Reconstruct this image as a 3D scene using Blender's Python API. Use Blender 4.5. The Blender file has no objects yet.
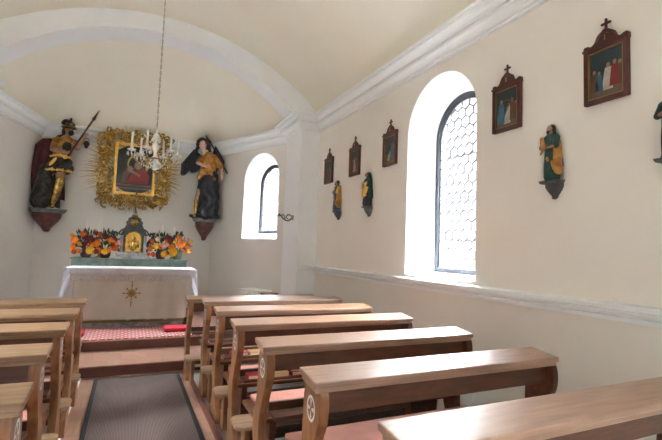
import bpy, bmesh, math, random
from mathutils import Vector, Matrix
PI = math.pi
random.seed(7)
S = bpy.context.scene
C = S.collection

# ------------------------------------------------------------------ materials
def mat(name, col, rough=0.6, col2=None, scale=8.0, metal=0.0, bump=0.0, bscale=None, stretch=None,
        spec=0.5, coat=0.0, trans=0.0, detail=4.0, pos=(0.35, 0.65), ior=1.45):
    m = bpy.data.materials.new(name); m.use_nodes = True
    nt = m.node_tree; nd = nt.nodes; b = nd['Principled BSDF']
    b.inputs['Roughness'].default_value = rough
    b.inputs['Metallic'].default_value = metal
    b.inputs['Specular IOR Level'].default_value = spec
    b.inputs['Coat Weight'].default_value = coat
    b.inputs['Coat Roughness'].default_value = 0.3
    b.inputs['Transmission Weight'].default_value = trans
    b.inputs['IOR'].default_value = ior
    tc = nd.new('ShaderNodeTexCoord'); mp = nd.new('ShaderNodeMapping')
    nt.links.new(tc.outputs['Object'], mp.inputs['Vector'])
    if stretch: mp.inputs['Scale'].default_value = stretch
    nz = nd.new('ShaderNodeTexNoise'); nz.inputs['Scale'].default_value = scale; nz.inputs['Detail'].default_value = detail
    nt.links.new(mp.outputs['Vector'], nz.inputs['Vector'])
    cr = nd.new('ShaderNodeValToRGB')
    c2 = col2 or tuple(c * 0.9 for c in col)
    cr.color_ramp.elements[0].position = pos[0]; cr.color_ramp.elements[1].position = pos[1]
    cr.color_ramp.elements[0].color = (*c2, 1); cr.color_ramp.elements[1].color = (*col, 1)
    nt.links.new(nz.outputs['Fac'], cr.inputs['Fac']); nt.links.new(cr.outputs['Color'], b.inputs['Base Color'])
    if bump:
        n2 = nd.new('ShaderNodeTexNoise'); n2.inputs['Scale'].default_value = bscale or scale * 3; n2.inputs['Detail'].default_value = 5
        nt.links.new(mp.outputs['Vector'], n2.inputs['Vector'])
        bp = nd.new('ShaderNodeBump'); bp.inputs['Strength'].default_value = bump; bp.inputs['Distance'].default_value = 0.01
        nt.links.new(n2.outputs['Fac'], bp.inputs['Height']); nt.links.new(bp.outputs['Normal'], b.inputs['Normal'])
    return m

M = {}
M['wall'] = mat('limewashed plaster', (.835, .805, .745), .9, (.81, .775, .715), 1.3, bump=.25, bscale=14)
M['vault'] = mat('vault plaster', (.87, .84, .73), .9, (.845, .81, .685), .9, bump=.2, bscale=10)
M['trim'] = mat('white painted plaster', (.87, .895, .91), .75, (.86, .885, .90), 2.5, bump=.0, bscale=6)
M['apse'] = mat('apse plaster', (.81, .785, .75), .9, (.785, .755, .715), 1.4, bump=.25, bscale=14)
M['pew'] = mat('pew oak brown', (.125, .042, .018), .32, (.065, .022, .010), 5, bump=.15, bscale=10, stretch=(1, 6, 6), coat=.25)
M['pewend'] = mat('pew end oak', (.29, .125, .05), .38, (.15, .06, .024), 5, bump=.15, bscale=10, stretch=(6, 6, 1), coat=.2)
M['ledge'] = mat('pew ledge oak', (.36, .19, .105), .42, (.24, .115, .06), 4, bump=.1, bscale=9, stretch=(1, 9, 9), coat=1, spec=1.0)
M['ledge'].node_tree.nodes['Principled BSDF'].inputs['Coat IOR'].default_value = 1.85
M['ledge'].node_tree.nodes['Principled BSDF'].inputs['Coat Roughness'].default_value = .42
M['ledgel'] = mat('worn pew ledge oak', (.31, .19, .105), .38, (.20, .115, .06), 4, bump=.12, bscale=9, stretch=(1, 9, 9), coat=.3)
M['knee'] = mat('kneeler oak', (.34, .22, .13), .42, (.22, .13, .075), 4, bump=.12, stretch=(1, 7, 7), coat=.15)
M['darkwood'] = mat('dark shelf wood', (.085, .032, .015), .5, (.05, .02, .01), 6, stretch=(1, 6, 6))
M['pad'] = mat('salmon seat pad', (.38, .165, .125), .75, (.33, .14, .105), 10, bump=.2, bscale=60)
M['redbook'] = mat('red book cloth', (.27, .018, .03), .55, (.2, .012, .022), 12)
M['tanbook'] = mat('tan book cover', (.42, .27, .12), .6, (.34, .21, .09), 12)
M['page'] = mat('paper pages', (.7, .6, .42), .9, (.6, .5, .34), 60, stretch=(.1, .1, 8))
M['white'] = mat('white enamel', (.8, .79, .76), .4)
M['stone'] = mat('pale stone slabs', (.42, .40, .37), .6, (.33, .315, .29), 3, bump=.2)
M['brickred'] = mat('red brown riser', (.15, .05, .036), .5, (.10, .035, .027), 6, bump=.2)
M['redcloth'] = mat('crimson cushion cloth', (.52, .015, .04), .85, (.42, .01, .03), 15, bump=.3)
M['linen'] = mat('white altar linen', (.85, .86, .9), .85, (.80, .82, .87), 6, bump=.3, bscale=40)
M['lace'] = mat('lace border', (.86, .85, .83), .9, (.68, .64, .59), 55, bump=.5, bscale=90, detail=2)
M['frontal'] = mat('ivory damask frontal', (.86, .835, .75), .75, (.80, .77, .68), 3.5, bump=.5, bscale=9)
M['goldthread'] = mat('gold embroidery', (.46, .29, .08), .55, (.33, .2, .05), 30, metal=.2, bump=.4)
M['goldband'] = mat('gold braid', (.44, .33, .12), .6, (.34, .25, .09), 30, bump=.4)
M['gold'] = mat('carved gilding', (.80, .54, .16), .26, (.34, .20, .05), 16, metal=.95, bump=.5, bscale=30)
M['goldray'] = mat('gilded rays', (.60, .42, .18), .38, (.28, .18, .06), 20, metal=.75)
M['goldbright'] = mat('bright gilding', (.92, .60, .16), .3, (.75, .42, .08), 12, metal=.8, bump=.4, bscale=50)
M['greenmarble'] = mat('green grey marble', (.20, .27, .23), .4, (.12, .17, .15), 9, bump=.05)
M['darkmarble'] = mat('dark marbled wood', (.10, .11, .10), .4, (.05, .05, .055), 16, bump=.2)
M['greymarble'] = mat('grey marbled plinth', (.50, .49, .50), .4, (.25, .24, .26), 14)
M['redmarble'] = mat('red marbled console', (.17, .055, .045), .45, (.09, .03, .03), 14, bump=.2)
M['console'] = mat('grey green console', (.17, .20, .19), .5, (.08, .10, .10), 14, bump=.2)
M['consolegrey'] = mat('slate grey console', (.115, .12, .125), .55, (.07, .075, .08), 14)
M['iron'] = mat('dark grey iron', (.085, .09, .11), .5, (.065, .07, .085), 6)
M['lead'] = mat('window lead', (.16, .165, .18), .6)
M['brass'] = mat('aged brass', (.42, .30, .12), .35, (.28, .19, .07), 10, metal=.8)
M['chain'] = mat('chain metal', (.30, .25, .16), .45, metal=.5)
M['wax'] = mat('ivory wax', (.85, .82, .74), .5)
M['crystal'] = mat('cut crystal', (.95, .95, .94), .06, (.86, .87, .88), 30, trans=.12, spec=1.0, coat=.6)
M['frame'] = mat('mahogany picture frame', (.105, .022, .016), .38, (.055, .013, .011), 8, bump=.15, coat=.25, stretch=(1, 1, 1))
M['framegold'] = mat('thin gilt edge', (.30, .19, .07), .5, metal=.4)
M['numeral'] = mat('numeral paint', (.42, .30, .16), .6)
M['skin'] = mat('painted skin', (.40, .21, .13), .55, (.30, .15, .09), 12)
M['skinl'] = mat('pale painted skin', (.60, .40, .32), .55, (.5, .32, .24), 12)
M['hair'] = mat('dark brown hair', (.035, .017, .01), .6, (.015, .008, .006), 30, bump=.6, bscale=60)
M['maroon'] = mat('maroon cloak paint', (.095, .015, .016), .55, (.05, .01, .012), 10, bump=.4)
M['armour'] = mat('dark armour paint', (.06, .055, .05), .4, (.02, .02, .02), 18, metal=.3, bump=.3)
M['orange'] = mat('ochre gilt tunic', (.58, .30, .07), .4, (.28, .11, .025), 14, metal=.35, bump=.4)
M['navy'] = mat('blue black robe', (.028, .032, .045), .5, (.012, .014, .02), 12, bump=.4)
M['green'] = mat('bottle green cloak', (.022, .085, .075), .4, (.01, .035, .035), 12, bump=.3)
M['blue'] = mat('deep blue robe', (.035, .07, .16), .45, (.02, .035, .08), 12, bump=.3)
M['leaf'] = mat('dark leaf green', (.05, .085, .025), .6, (.02, .04, .014), 20)
M['pot'] = mat('dark violet vase', (.10, .035, .05), .3, (.05, .02, .03), 10)
M['glassvase'] = mat('clear green vase', (.45, .5, .42), .1, trans=.6)
for n, c in dict(fo=(.85, .23, .015), fy=(.88, .52, .03), fr=(.17, .012, .02), fp=(.75, .42, .40), fw=(.8, .72, .6), fdo=(.62, .11, .015)).items():
    M[n] = mat('petal ' + n, c, .6, tuple(x * .7 for x in c), 25)
M['ptsky'] = mat('oil paint teal sky', (.028, .055, .06), .35, (.015, .03, .036), 7)
M['ptground'] = mat('oil paint brown ground', (.16, .105, .06), .35, (.09, .06, .04), 9)
M['ptwhite'] = mat('oil paint white robe', (.50, .47, .40), .4, (.36, .33, .28), 16)
M['ptblue'] = mat('oil paint blue robe', (.05, .16, .24), .4, (.03, .1, .17), 12)
M['ptred'] = mat('oil paint red robe', (.20, .022, .016), .4, (.2, .02, .015), 12)
M['ptskin'] = mat('oil paint flesh', (.30, .18, .11), .4)
M['ptdark'] = mat('oil paint dark ground', (.03, .028, .024), .16, (.016, .016, .015), 6)
M['ptdull'] = mat('oil paint umber figure', (.12, .06, .035), .4, (.07, .04, .025), 12)
M['halo'] = mat('oil paint gold halo', (.55, .36, .07), .35)

def glass_mat():
    m = bpy.data.materials.new('leaded clear glass'); m.use_nodes = True
    nt = m.node_tree; nt.nodes.clear()
    o = nt.nodes.new('ShaderNodeOutputMaterial'); mx = nt.nodes.new('ShaderNodeMixShader')
    t = nt.nodes.new('ShaderNodeBsdfTransparent'); g = nt.nodes.new('ShaderNodeBsdfGlossy')
    t.inputs['Color'].default_value = (.96, .98, 1, 1); g.inputs['Roughness'].default_value = .05
    mx.inputs['Fac'].default_value = .05
    nt.links.new(t.outputs[0], mx.inputs[1]); nt.links.new(g.outputs[0], mx.inputs[2]); nt.links.new(mx.outputs[0], o.inputs[0])
    return m
M['glass'] = glass_mat()

def brick_mat(name, c1, c2, mortar, scale, bw, rh, ms, rough, off=.5, rot=0):
    m = bpy.data.materials.new(name); m.use_nodes = True
    nt = m.node_tree; nd = nt.nodes; b = nd['Principled BSDF']; b.inputs['Roughness'].default_value = rough
    tc = nd.new('ShaderNodeTexCoord'); mp = nd.new('ShaderNodeMapping'); mp.inputs['Rotation'].default_value = (0, 0, rot)
    br = nd.new('ShaderNodeTexBrick'); br.offset = off
    nt.links.new(tc.outputs['Object'], mp.inputs[0]); nt.links.new(mp.outputs[0], br.inputs['Vector'])
    br.inputs['Color1'].default_value = (*c1, 1); br.inputs['Color2'].default_value = (*c2, 1); br.inputs['Mortar'].default_value = (*mortar, 1)
    br.inputs['Scale'].default_value = scale; br.inputs['Brick Width'].default_value = bw
    br.inputs['Row Height'].default_value = rh; br.inputs['Mortar Size'].default_value = ms
    nz = nd.new('ShaderNodeTexNoise'); nz.inputs['Scale'].default_value = 9
    mx = nd.new('ShaderNodeMix'); mx.data_type = 'RGBA'; mx.blend_type = 'MULTIPLY'; mx.inputs[0].default_value = .35
    nt.links.new(tc.outputs['Object'], nz.inputs['Vector'])
    nt.links.new(br.outputs['Color'], mx.inputs[6]); nt.links.new(nz.outputs['Color'], mx.inputs[7]); nt.links.new(mx.outputs[2], b.inputs['Base Color'])
    return m
M['terracotta'] = brick_mat('terracotta tiles', (.46, .26, .185), (.40, .22, .155), (.30, .22, .175), 1, .30, .30, .006, .45)
M['slabs'] = brick_mat('pale stone floor slabs', (.50, .47, .43), (.44, .42, .385), (.28, .26, .24), 1, .5, .5, .006, .55)
M['rugpat'] = brick_mat('red patterned rug weave', (.50, .05, .055), (.42, .04, .045), (.62, .44, .42), 1, .09, .065, .012, .9)

def rib_mat():
    m = bpy.data.materials.new('ribbed grey runner'); m.use_nodes = True
    nt = m.node_tree; nd = nt.nodes; b = nd['Principled BSDF']; b.inputs['Roughness'].default_value = .95
    tc = nd.new('ShaderNodeTexCoord'); wv = nd.new('ShaderNodeTexWave'); wv.bands_direction = 'X'
    wv.inputs['Scale'].default_value = 30; wv.inputs['Distortion'].default_value = .3
    cr = nd.new('ShaderNodeValToRGB'); cr.color_ramp.elements[0].color = (.06, .040, .036, 1); cr.color_ramp.elements[1].color = (.17, .12, .11, 1)
    bp = nd.new('ShaderNodeBump'); bp.inputs['Strength'].default_value = .5; bp.inputs['Distance'].default_value = .004
    nt.links.new(tc.outputs['Object'], wv.inputs['Vector']); nt.links.new(wv.outputs['Fac'], cr.inputs[0]); nt.links.new(cr.outputs[0], b.inputs['Base Color'])
    nt.links.new(wv.outputs['Fac'], bp.inputs['Height']); nt.links.new(bp.outputs[0], b.inputs['Normal'])
    return m
M['runner'] = rib_mat()
M['runneredge'] = mat('black runner binding', (.02, .018, .018), .8)

# ------------------------------------------------------------------ mesh helpers
class MB:
    def __init__(s): s.b = bmesh.new(); s.mi = 0
    def _tag(s, n0):
        s.b.faces.ensure_lookup_table()
        for f in s.b.faces[n0:]: f.material_index = s.mi
    def box(s, x0, x1, y0, y1, z0, z1, bev=0):
        n0 = len(s.b.faces)
        r = bmesh.ops.create_cube(s.b, size=1)
        for v in r['verts']:
            v.co = Vector(((x0 + x1) / 2 + v.co.x * (x1 - x0), (y0 + y1) / 2 + v.co.y * (y1 - y0), (z0 + z1) / 2 + v.co.z * (z1 - z0)))
        if bev:
            es = list({e for v in r['verts'] for e in v.link_edges})
            bmesh.ops.bevel(s.b, geom=es, offset=bev, segments=2, affect='EDGES', profile=.6)
        s._tag(n0); return s
    def prism(s, pts, a0, a1, axis='x', bev=0):
        """polygon pts (2-D) extruded along axis"""
        n0 = len(s.b.faces)
        def P(p, a): return {'x': (a, p[0], p[1]), 'y': (p[0], a, p[1]), 'z': (p[0], p[1], a)}[axis]
        v0 = [s.b.verts.new(P(p, a0)) for p in pts]; v1 = [s.b.verts.new(P(p, a1)) for p in pts]
        n = len(pts)
        fs = [s.b.faces.new(v0), s.b.faces.new(v1[::-1])]
        for i in range(n): fs.append(s.b.faces.new((v0[i], v1[i], v1[(i + 1) % n], v0[(i + 1) % n])))
        bmesh.ops.recalc_face_normals(s.b, faces=fs)
        if bev:
            es = [e for f in fs[:2] for e in f.edges]
            bmesh.ops.bevel(s.b, geom=list(set(es)), offset=bev, segments=2, affect='EDGES')
        s._tag(n0); return s
    def lathe(s, prof, o=(0, 0, 0), seg=20, M4=None):
        n0 = len(s.b.faces); rings = []
        for r, z in prof:
            rings.append([s.b.verts.new((r * math.cos(2 * PI * k / seg), r * math.sin(2 * PI * k / seg), z)) for k in range(seg)])
        fs = []
        for a, b_ in zip(rings, rings[1:]):
            for k in range(seg): fs.append(s.b.faces.new((a[k], a[(k + 1) % seg], b_[(k + 1) % seg], b_[k])))
        fs.append(s.b.faces.new(rings[0][::-1])); fs.append(s.b.faces.new(rings[-1]))
        T = Matrix.Translation(o) @ (M4 or Matrix())
        for rg in rings:
            for v in rg: v.co = T @ v.co
        for f in fs: f.smooth = True
        s._tag(n0); return s
    def tube(s, pts, r, seg=8, r1=None):
        n0 = len(s.b.faces); pts = [Vector(p) for p in pts]; n = len(pts); rings = []
        up = Vector((0, 0, 1))
        for i, p in enumerate(pts):
            d = (pts[min(i + 1, n - 1)] - pts[max(i - 1, 0)]).normalized()
            a = d.cross(up)
            if a.length < .05: a = d.cross(Vector((0, 1, 0)))
            a.normalize(); c = d.cross(a).normalized()
            rr = r if r1 is None else r + (r1 - r) * i / (n - 1)
            rings.append([s.b.verts.new(p + rr * (math.cos(2 * PI * k / seg) * a + math.sin(2 * PI * k / seg) * c)) for k in range(seg)])
        fs = []
        for a, b_ in zip(rings, rings[1:]):
            for k in range(seg): fs.append(s.b.faces.new((a[k], a[(k + 1) % seg], b_[(k + 1) % seg], b_[k])))
        fs.append(s.b.faces.new(rings[0])); fs.append(s.b.faces.new(rings[-1][::-1]))
        bmesh.ops.recalc_face_normals(s.b, faces=fs)
        for f in fs: f.smooth = True
        s._tag(n0); return s
    def ball(s, c, r, seg=12, M4=None):
        n0 = len(s.b.faces)
        if not hasattr(r, '__len__'): r = (r, r, r)
        R_ = bmesh.ops.create_uvsphere(s.b, u_segments=seg, v_segments=max(6, seg * 2 // 3), radius=1)
        for v in R_['verts']:
            p = Vector((v.co.x * r[0], v.co.y * r[1], v.co.z * r[2]))
            if M4: p = M4 @ p
            v.co = p + Vector(c)
        s.b.faces.ensure_lookup_table()
        for f in s.b.faces[n0:]: f.smooth = True
        s._tag(n0); return s
    def cap(s, a, ra, b_, rb, seg=12):
        s.ball(a, ra, seg); s.ball(b_, rb, seg); s.tube([a, b_], ra * .98, seg, rb * .98); return s
    def face(s, pts):
        f = s.b.faces.new([s.b.verts.new(p) for p in pts]); f.material_index = s.mi; return f
    def build(s, name, ms, parent=None, loc=None, rot=None):
        me = bpy.data.meshes.new(name); s.b.to_mesh(me); s.b.free()
        if not isinstance(ms, (list, tuple)): ms = [ms]
        for m in ms: me.materials.append(m)
        o = bpy.data.objects.new(name, me); C.objects.link(o)
        if parent: o.parent = parent
        if loc: o.location = loc
        if rot: o.rotation_euler = rot
        return o

def blob(mb, name, m, parent=None, voxel=.01, smooth=2, disp=None):
    """union of the balls and capsules in mb, grown into one continuous skin"""
    me = bpy.data.meshes.new('tmp'); mb.b.to_mesh(me); mb.b.free()
    t = bpy.data.objects.new('tmp', me); C.objects.link(t)
    r = t.modifiers.new('r', 'REMESH'); r.mode = 'VOXEL'; r.voxel_size = voxel
    if smooth:
        q = t.modifiers.new('s', 'SMOOTH'); q.iterations = smooth; q.factor = .5
    dg = bpy.context.evaluated_depsgraph_get(); dg.update()
    nm = bpy.data.meshes.new_from_object(t.evaluated_get(dg))
    bpy.data.objects.remove(t); bpy.data.meshes.remove(me)
    nm.name = name; nm.materials.clear(); nm.materials.append(m)
    if disp:
        for v in nm.vertices: v.co = disp(v.co.copy(), v.normal.copy())
    for p in nm.polygons: p.use_smooth = True
    o = bpy.data.objects.new(name, nm); C.objects.link(o)
    if parent: o.parent = parent
    return o

def tag(o, label, cat, group=None):
    o['label'] = label; o['category'] = cat
    if group: o['group'] = group
    return o
def thing(name, label, cat, loc=(0, 0, 0), rz=0, group=None, scale=1):
    o = bpy.data.objects.new(name, None); C.objects.link(o); o.location = loc; o.rotation_euler = (0, 0, rz); o.scale = (scale,) * 3
    o.empty_display_size = .1
    return tag(o, label, cat, group)
def struct(o): o['kind'] = 'structure'; return o
def copy_tree(o, parent=None):
    c = o.copy(); C.objects.link(c)
    if parent: c.parent = parent
    for ch in [x for x in bpy.data.objects if x.parent == o]: copy_tree(ch, c)
    return c

# ------------------------------------------------------------------ shell
XR, XL, YB = 2.60, -2.10, -2.6       # nave walls and the wall behind the camera
XC = (XR + XL) / 2
ZC = 3.56                              # top of the cornice / springing
APR0, APR1 = (2.60, 6.56), (1.50, 8.96)
APL0, APL1 = (-2.10, 6.56), (-1.50, 8.96)

def wall_panel(name, p0, p1, z0, z1, wins, m, th=.40):
    """plaster wall from p0 to p1 in plan; the room lies to the left of p0->p1. wins: (u centre, inner half, sill, spring, outer half, outer spring)"""
    P0, P1 = Vector(p0), Vector(p1); L = (P1 - P0).length; t = (P1 - P0) / L; n = Vector((t.y, -t.x))  # n points outwards
    mb = MB()
    def W(u, d, z):
        q = P0 + t * u + n * d; return (q.x, q.y, z)
    def layer(d, kind):
        ops = []
        for w in wins:
            hw = w[1] if kind == 0 else w[4]; sp = w[3] if kind == 0 else w[5]
            arc = [(w[0] - hw * math.cos(PI * k / 20), sp + hw * math.sin(PI * k / 20)) for k in range(21)]
            ops.append((w, arc))
        cur = -th if kind else 0.0
        for w, arc in ops:
            mb.face([W(cur, d, z0), W(arc[0][0], d, z0), W(arc[0][0], d, z1), W(cur, d, z1)])
            for a, b_ in zip(arc, arc[1:]):
                sl = w[6] if kind else w[2]
                mb.face([W(a[0], d, z0), W(b_[0], d, z0), W(b_[0], d, sl), W(a[0], d, sl)])
                mb.face([W(a[0], d, a[1]), W(b_[0], d, b_[1]), W(b_[0], d, z1), W(a[0], d, z1)])
            cur = arc[-1][0]
        e = L + (th if kind else 0)
        mb.face([W(cur, d, z0), W(e, d, z0), W(e, d, z1), W(cur, d, z1)])
        return ops
    oi = layer(0, 0); oo = layer(th, 1)
    for (w, ai), (_, ao) in zip(oi, oo):
        li = [(ai[0][0], w[2])] + ai + [(ai[-1][0], w[2])]; lo = [(ao[0][0], w[6])] + ao + [(ao[-1][0], w[6])]
        for k in range(len(li)):
            k2 = (k + 1) % len(li)
            f = mb.face([W(li[k][0], 0, li[k][1]), W(li[k2][0], 0, li[k2][1]), W(lo[k2][0], th, lo[k2][1]), W(lo[k][0], th, lo[k][1])])
            f.material_index = 1
    bmesh.ops.remove_doubles(mb.b, verts=mb.b.verts, dist=1e-5)
    return struct(mb.build(name, [m, M['trim']]))

WN = 0
def window(p0, p1, w, th=.40, depth=.33):
    global WN; WN += 1
    P0, P1 = Vector(p0), Vector(p1); L = (P1 - P0).length; t = (P1 - P0) / L; n = Vector((t.y, -t.x))
    uc, hi, sill, spi, ho, spo, so = w
    f = depth / th; sill = sill + (so - sill) * f; hw = hi + (ho - hi) * f; sp = spi + (spo - spi) * f
    o = P0 + t * uc + n * depth
    rz = math.atan2(t.y, t.x)
    root = bpy.data.objects.new('window_%d' % WN, None); C.objects.link(root); root.location = (o.x, o.y, 0); root.rotation_euler = (0, 0, rz); struct(root)
    # local: x along the wall, -y outwards
    def outline(h, s0, s1): return [(-h, s0)] + [(-h * math.cos(PI * k / 24), s1 + h * math.sin(PI * k / 24)) for k in range(25)] + [(h, s0)]
    def ring(name, ha, hb, y0, y1, m):
        A = outline(ha, sill + .001, sp); B = outline(hb, sill + (ha - hb), sp); mb = MB(); N = len(A)
        for k in range(N):
            k2 = (k + 1) % N
            for q in ([(A[k], y0), (A[k2], y0), (B[k2], y0), (B[k], y0)], [(A[k], y1), (B[k], y1), (B[k2], y1), (A[k2], y1)],
                      [(B[k], y0), (B[k2], y0), (B[k2], y1), (B[k], y1)], [(A[k], y0), (A[k], y1), (A[k2], y1), (A[k2], y0)]):
                mb.face([(p[0], y, p[1]) for p, y in q])
        return mb.build(name, m, root)
    ring('window_frame', hw + .012, hw - .034, -.02, .03, M['iron'])
    ring('sash', hw - .034, hw - .046, -.01, .012, M['iron'])
    # hexagonal leading, clipped to the arch
    hg = hw - .042; mb = MB(); a = .062; bz = .052
    def inside(x, z): return abs(x) < hg and z > sill + .045 and (z < sp or x * x + (z - sp) ** 2 < hg * hg)
    segs = []
    rows = int((sp + hg - sill) / (1.5 * bz * 1.2)) + 2
    for r in range(-1, rows):
        for c in range(-6, 7):
            cx = (c + (.5 if r % 2 else 0)) * a * 1.7; cz = sill + r * bz * 1.8
            v = [(cx, cz + bz * 1.2), (cx + a * .85, cz + bz * .6), (cx + a * .85, cz - bz * .6), (cx, cz - bz * 1.2)]
            segs += [(v[0], v[1]), (v[1], v[2]), (v[2], v[3])]
    def bar(p, q, wd, y0, y1):
        dx, dz = q[0] - p[0], q[1] - p[1]; l = math.hypot(dx, dz)
        if l < 1e-4: return
        nx, nz = -dz / l * wd, dx / l * wd
        pts = [(p[0] + nx, p[1] + nz), (q[0] + nx, q[1] + nz), (q[0] - nx, q[1] - nz), (p[0] - nx, p[1] - nz)]
        mb.prism(pts, y0, y1, 'y')
    for p, q in segs:
        if inside(*p) and inside(*q): bar(p, q, .0065, -.004, .004)
        elif inside(*p) or inside(*q):
            if not inside(*p): p, q = q, p
            lo, hi2 = 0, 1
            for _ in range(12):
                mmm = (lo + hi2) / 2
                if inside(p[0] + (q[0] - p[0]) * mmm, p[1] + (q[1] - p[1]) * mmm): lo = mmm
                else: hi2 = mmm
            bar(p, (p[0] + (q[0] - p[0]) * lo, p[1] + (q[1] - p[1]) * lo), .0065, -.004, .004)
    mb.build('leading', M['lead'], root)
    mb = MB()
    for k in range(3):
        z = sill + .32 + k * .42
        if z < sp + .1: mb.box(-hg, hg, .004, .010, z - .003, z + .003)
    mb.build('saddle_bar', M['iron'], root)
    mb = MB(); mb.face([(x, -.001, z) for x, z in outline(hw - .02, sill + .01, sp)]); mb.build('pane', M['glass'], root)
    # portal that only guides the sampling of the daylight
    l = bpy.data.lights.new('daylight_portal', 'AREA'); l.shape = 'RECTANGLE'; l.size = 2 * ho; l.size_y = spo + ho - sill
    l.cycles.is_portal = True
    lo_ = bpy.data.objects.new('daylight_portal', l); C.objects.link(lo_)
    p = P0 + t * uc + n * (th + .02)
    lo_.location = (p.x, p.y, (spo + ho + sill) / 2)
    lo_.rotation_euler = Vector((-n.x, -n.y, 0)).to_track_quat('-Z', 'Z').to_euler()
    return root

ND = dict(inner=.495, outer=.385)
def win(u, sill=1.29, top=3.22): return (u, .497, sill, top - .497, .375, top - .17 - .375, sill + .03)
# right nave wall runs towards the altar with the room on its left
RW = [win(-YB - .95), win(-YB + 3.215)]  # first entry: unseen rear window, added to help light the room
wall_panel('wall_right', (XR, YB), (XR, 6.9), 0, 3.75, RW, M['wall'])
for w in RW[::-1]: window((XR, YB), (XR, 6.9), w)
LW = [win(6.9 - 3.215), win(6.9 + .95)]  # both left windows lie out of view, added to light the nave
wall_panel('wall_left', (XL, 6.9), (XL, YB), 0, 3.75, LW, M['wall'])
for w in LW: window((XL, 6.9), (XL, YB), w)
dR = (Vector(APR1) - Vector(APR0)).length
uR = (Vector((2.13, 7.585)) - Vector(APR0)).length
AW = [(uR + .02, .48, 1.66, 2.75, .31, 2.70, 1.80)]
wall_panel('wall_chancel_right', APR0, APR1, 0, 3.75, AW, M['apse']); window(APR0, APR1, AW[0])
uL = dR - uR
lw = (Vector(APL1) - Vector(APL0)).length
AL = [(lw - .68, .42, 1.68, 2.78, .34, 2.71, 1.79)]  # out-of-view window added to bring more daylight into the chancel
wall_panel('wall_chancel_left', APL1, APL0, 0, 3.75, AL, M['apse']); window(APL1, APL0, AL[0])
wall_panel('wall_altar', APR1, APL1, 0, 3.75, [], M['apse'])
BW = [(1.90, .60, 1.9, 2.90, .52, 2.90, 2.0)]  # unseen entrance window, added and enlarged to light the altar front
wall_panel('wall_entrance', (XL, YB), (XR, YB), 0, 4.8, BW, M['wall']); window((XL, YB), (XR, YB), BW[0])

# floor
struct(MB().box(XL - .4, XR + .4, YB - .4, 9.4, -.2, 0).build('floor', M['slabs']))
# the aisle strip of terracotta with its timber kerb
struct(MB().box(-.37, .70, YB, 5.46, 0, .012).build('floor_aisle', M['terracotta']))
struct(MB().box(.70, .735, YB, 5.46, 0, .05, .005).build('trim_1', M['brickred']))
struct(MB().box(-.415, -.37, YB, 5.46, 0, .016, .003).build('trim_2', M['trim']))
# chancel steps
A = math.radians(-2)
st = MB().box(XL, XR, 5.46, 6.16, 0, .118).box(XL + .3, XR - .3, 6.16, 9.0, 0, .118)
st.build('floor_step', M['brickred']); struct(bpy.data.objects['floor_step'])
struct(MB().box(XL, XR, 5.445, 6.2, .118, .132, .003).build('floor_tread', M['terracotta']))
struct(MB().box(-1.86, 2.36, 6.2, 6.6, .132, .245).box(-2.0, 2.5, 6.55, 9.3, 0, .245).build('floor_platform', M['brickred']))
struct(MB().box(-1.86, 2.36, 6.19, 6.6, .245, .26, .003).box(-2.05, 2.55, 6.6, 9.3, .245, .26).build('floor_chancel', M['terracotta']))

# vaults
def arcz(x, zc=1.28, r=3.27): return zc + math.sqrt(max(0, r * r - (x - XC) ** 2))
mb = MB(); N = 48; rows = []
for k in range(N + 1):
    x = XL + (XR - XL) * k / N
    rows.append([mb.b.verts.new((x, y, arcz(x))) for y in (YB, 6.1)])
for a, b_ in zip(rows, rows[1:]):
    f = mb.b.faces.new((a[0], b_[0], b_[1], a[1])); f.smooth = True
for xs in ((XL - .45, XL), (XR, XR + .45)): mb.face([(xs[0], YB, 3.553), (xs[1], YB, 3.553), (xs[1], 6.5, 3.553), (xs[0], 6.5, 3.553)])
struct(mb.build('ceiling', M['vault']))

# chancel arch: solid ring between pilasters
mb = MB(); r = 2.66; zc = 1.67; Y0, Y1 = 6.05, 6.46
xm = 1.87
pts = [(XC - xm - .6, 5.0), (XC - xm - .6, ZC - .02), (XC - xm, ZC - .02)]
n = 56; th0 = math.acos(xm / r)
z_at = lambda x: zc + math.sqrt(r * r - (x - XC) ** 2)
prof = [(XC - xm + 2 * xm * (1 - math.cos(PI * k / n)) / 2) for k in range(n + 1)]
low = [(XC - 2.6, ZC - .03), (prof[0], ZC - .03)] + [(x, z_at(x)) for x in prof] + [(prof[-1], ZC - .03), (XC + 2.6, ZC - .03)]
for a, b_ in zip(low, low[1:]):
    if b_[0] - a[0] > 1e-6:
        for Y in (Y0, Y1): mb.face([(a[0], Y, a[1]), (b_[0], Y, b_[1]), (b_[0], Y, 5.1), (a[0], Y, 5.1)])
    f = mb.face([(a[0], Y0, a[1]), (b_[0], Y0, b_[1]), (b_[0], Y1, b_[1]), (a[0], Y1, a[1])])
struct(mb.build('trim_3', M['trim']))

# pilasters
PX = .31
for i, (xa, xb) in enumerate(((XR - PX, XR + .05), (XL - .05, XL + PX))):
    struct(MB().box(xa, xb, 6.05, 6.74, 0, ZC - .03).build('trim_%d' % (4 + i), M['trim']))

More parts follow.
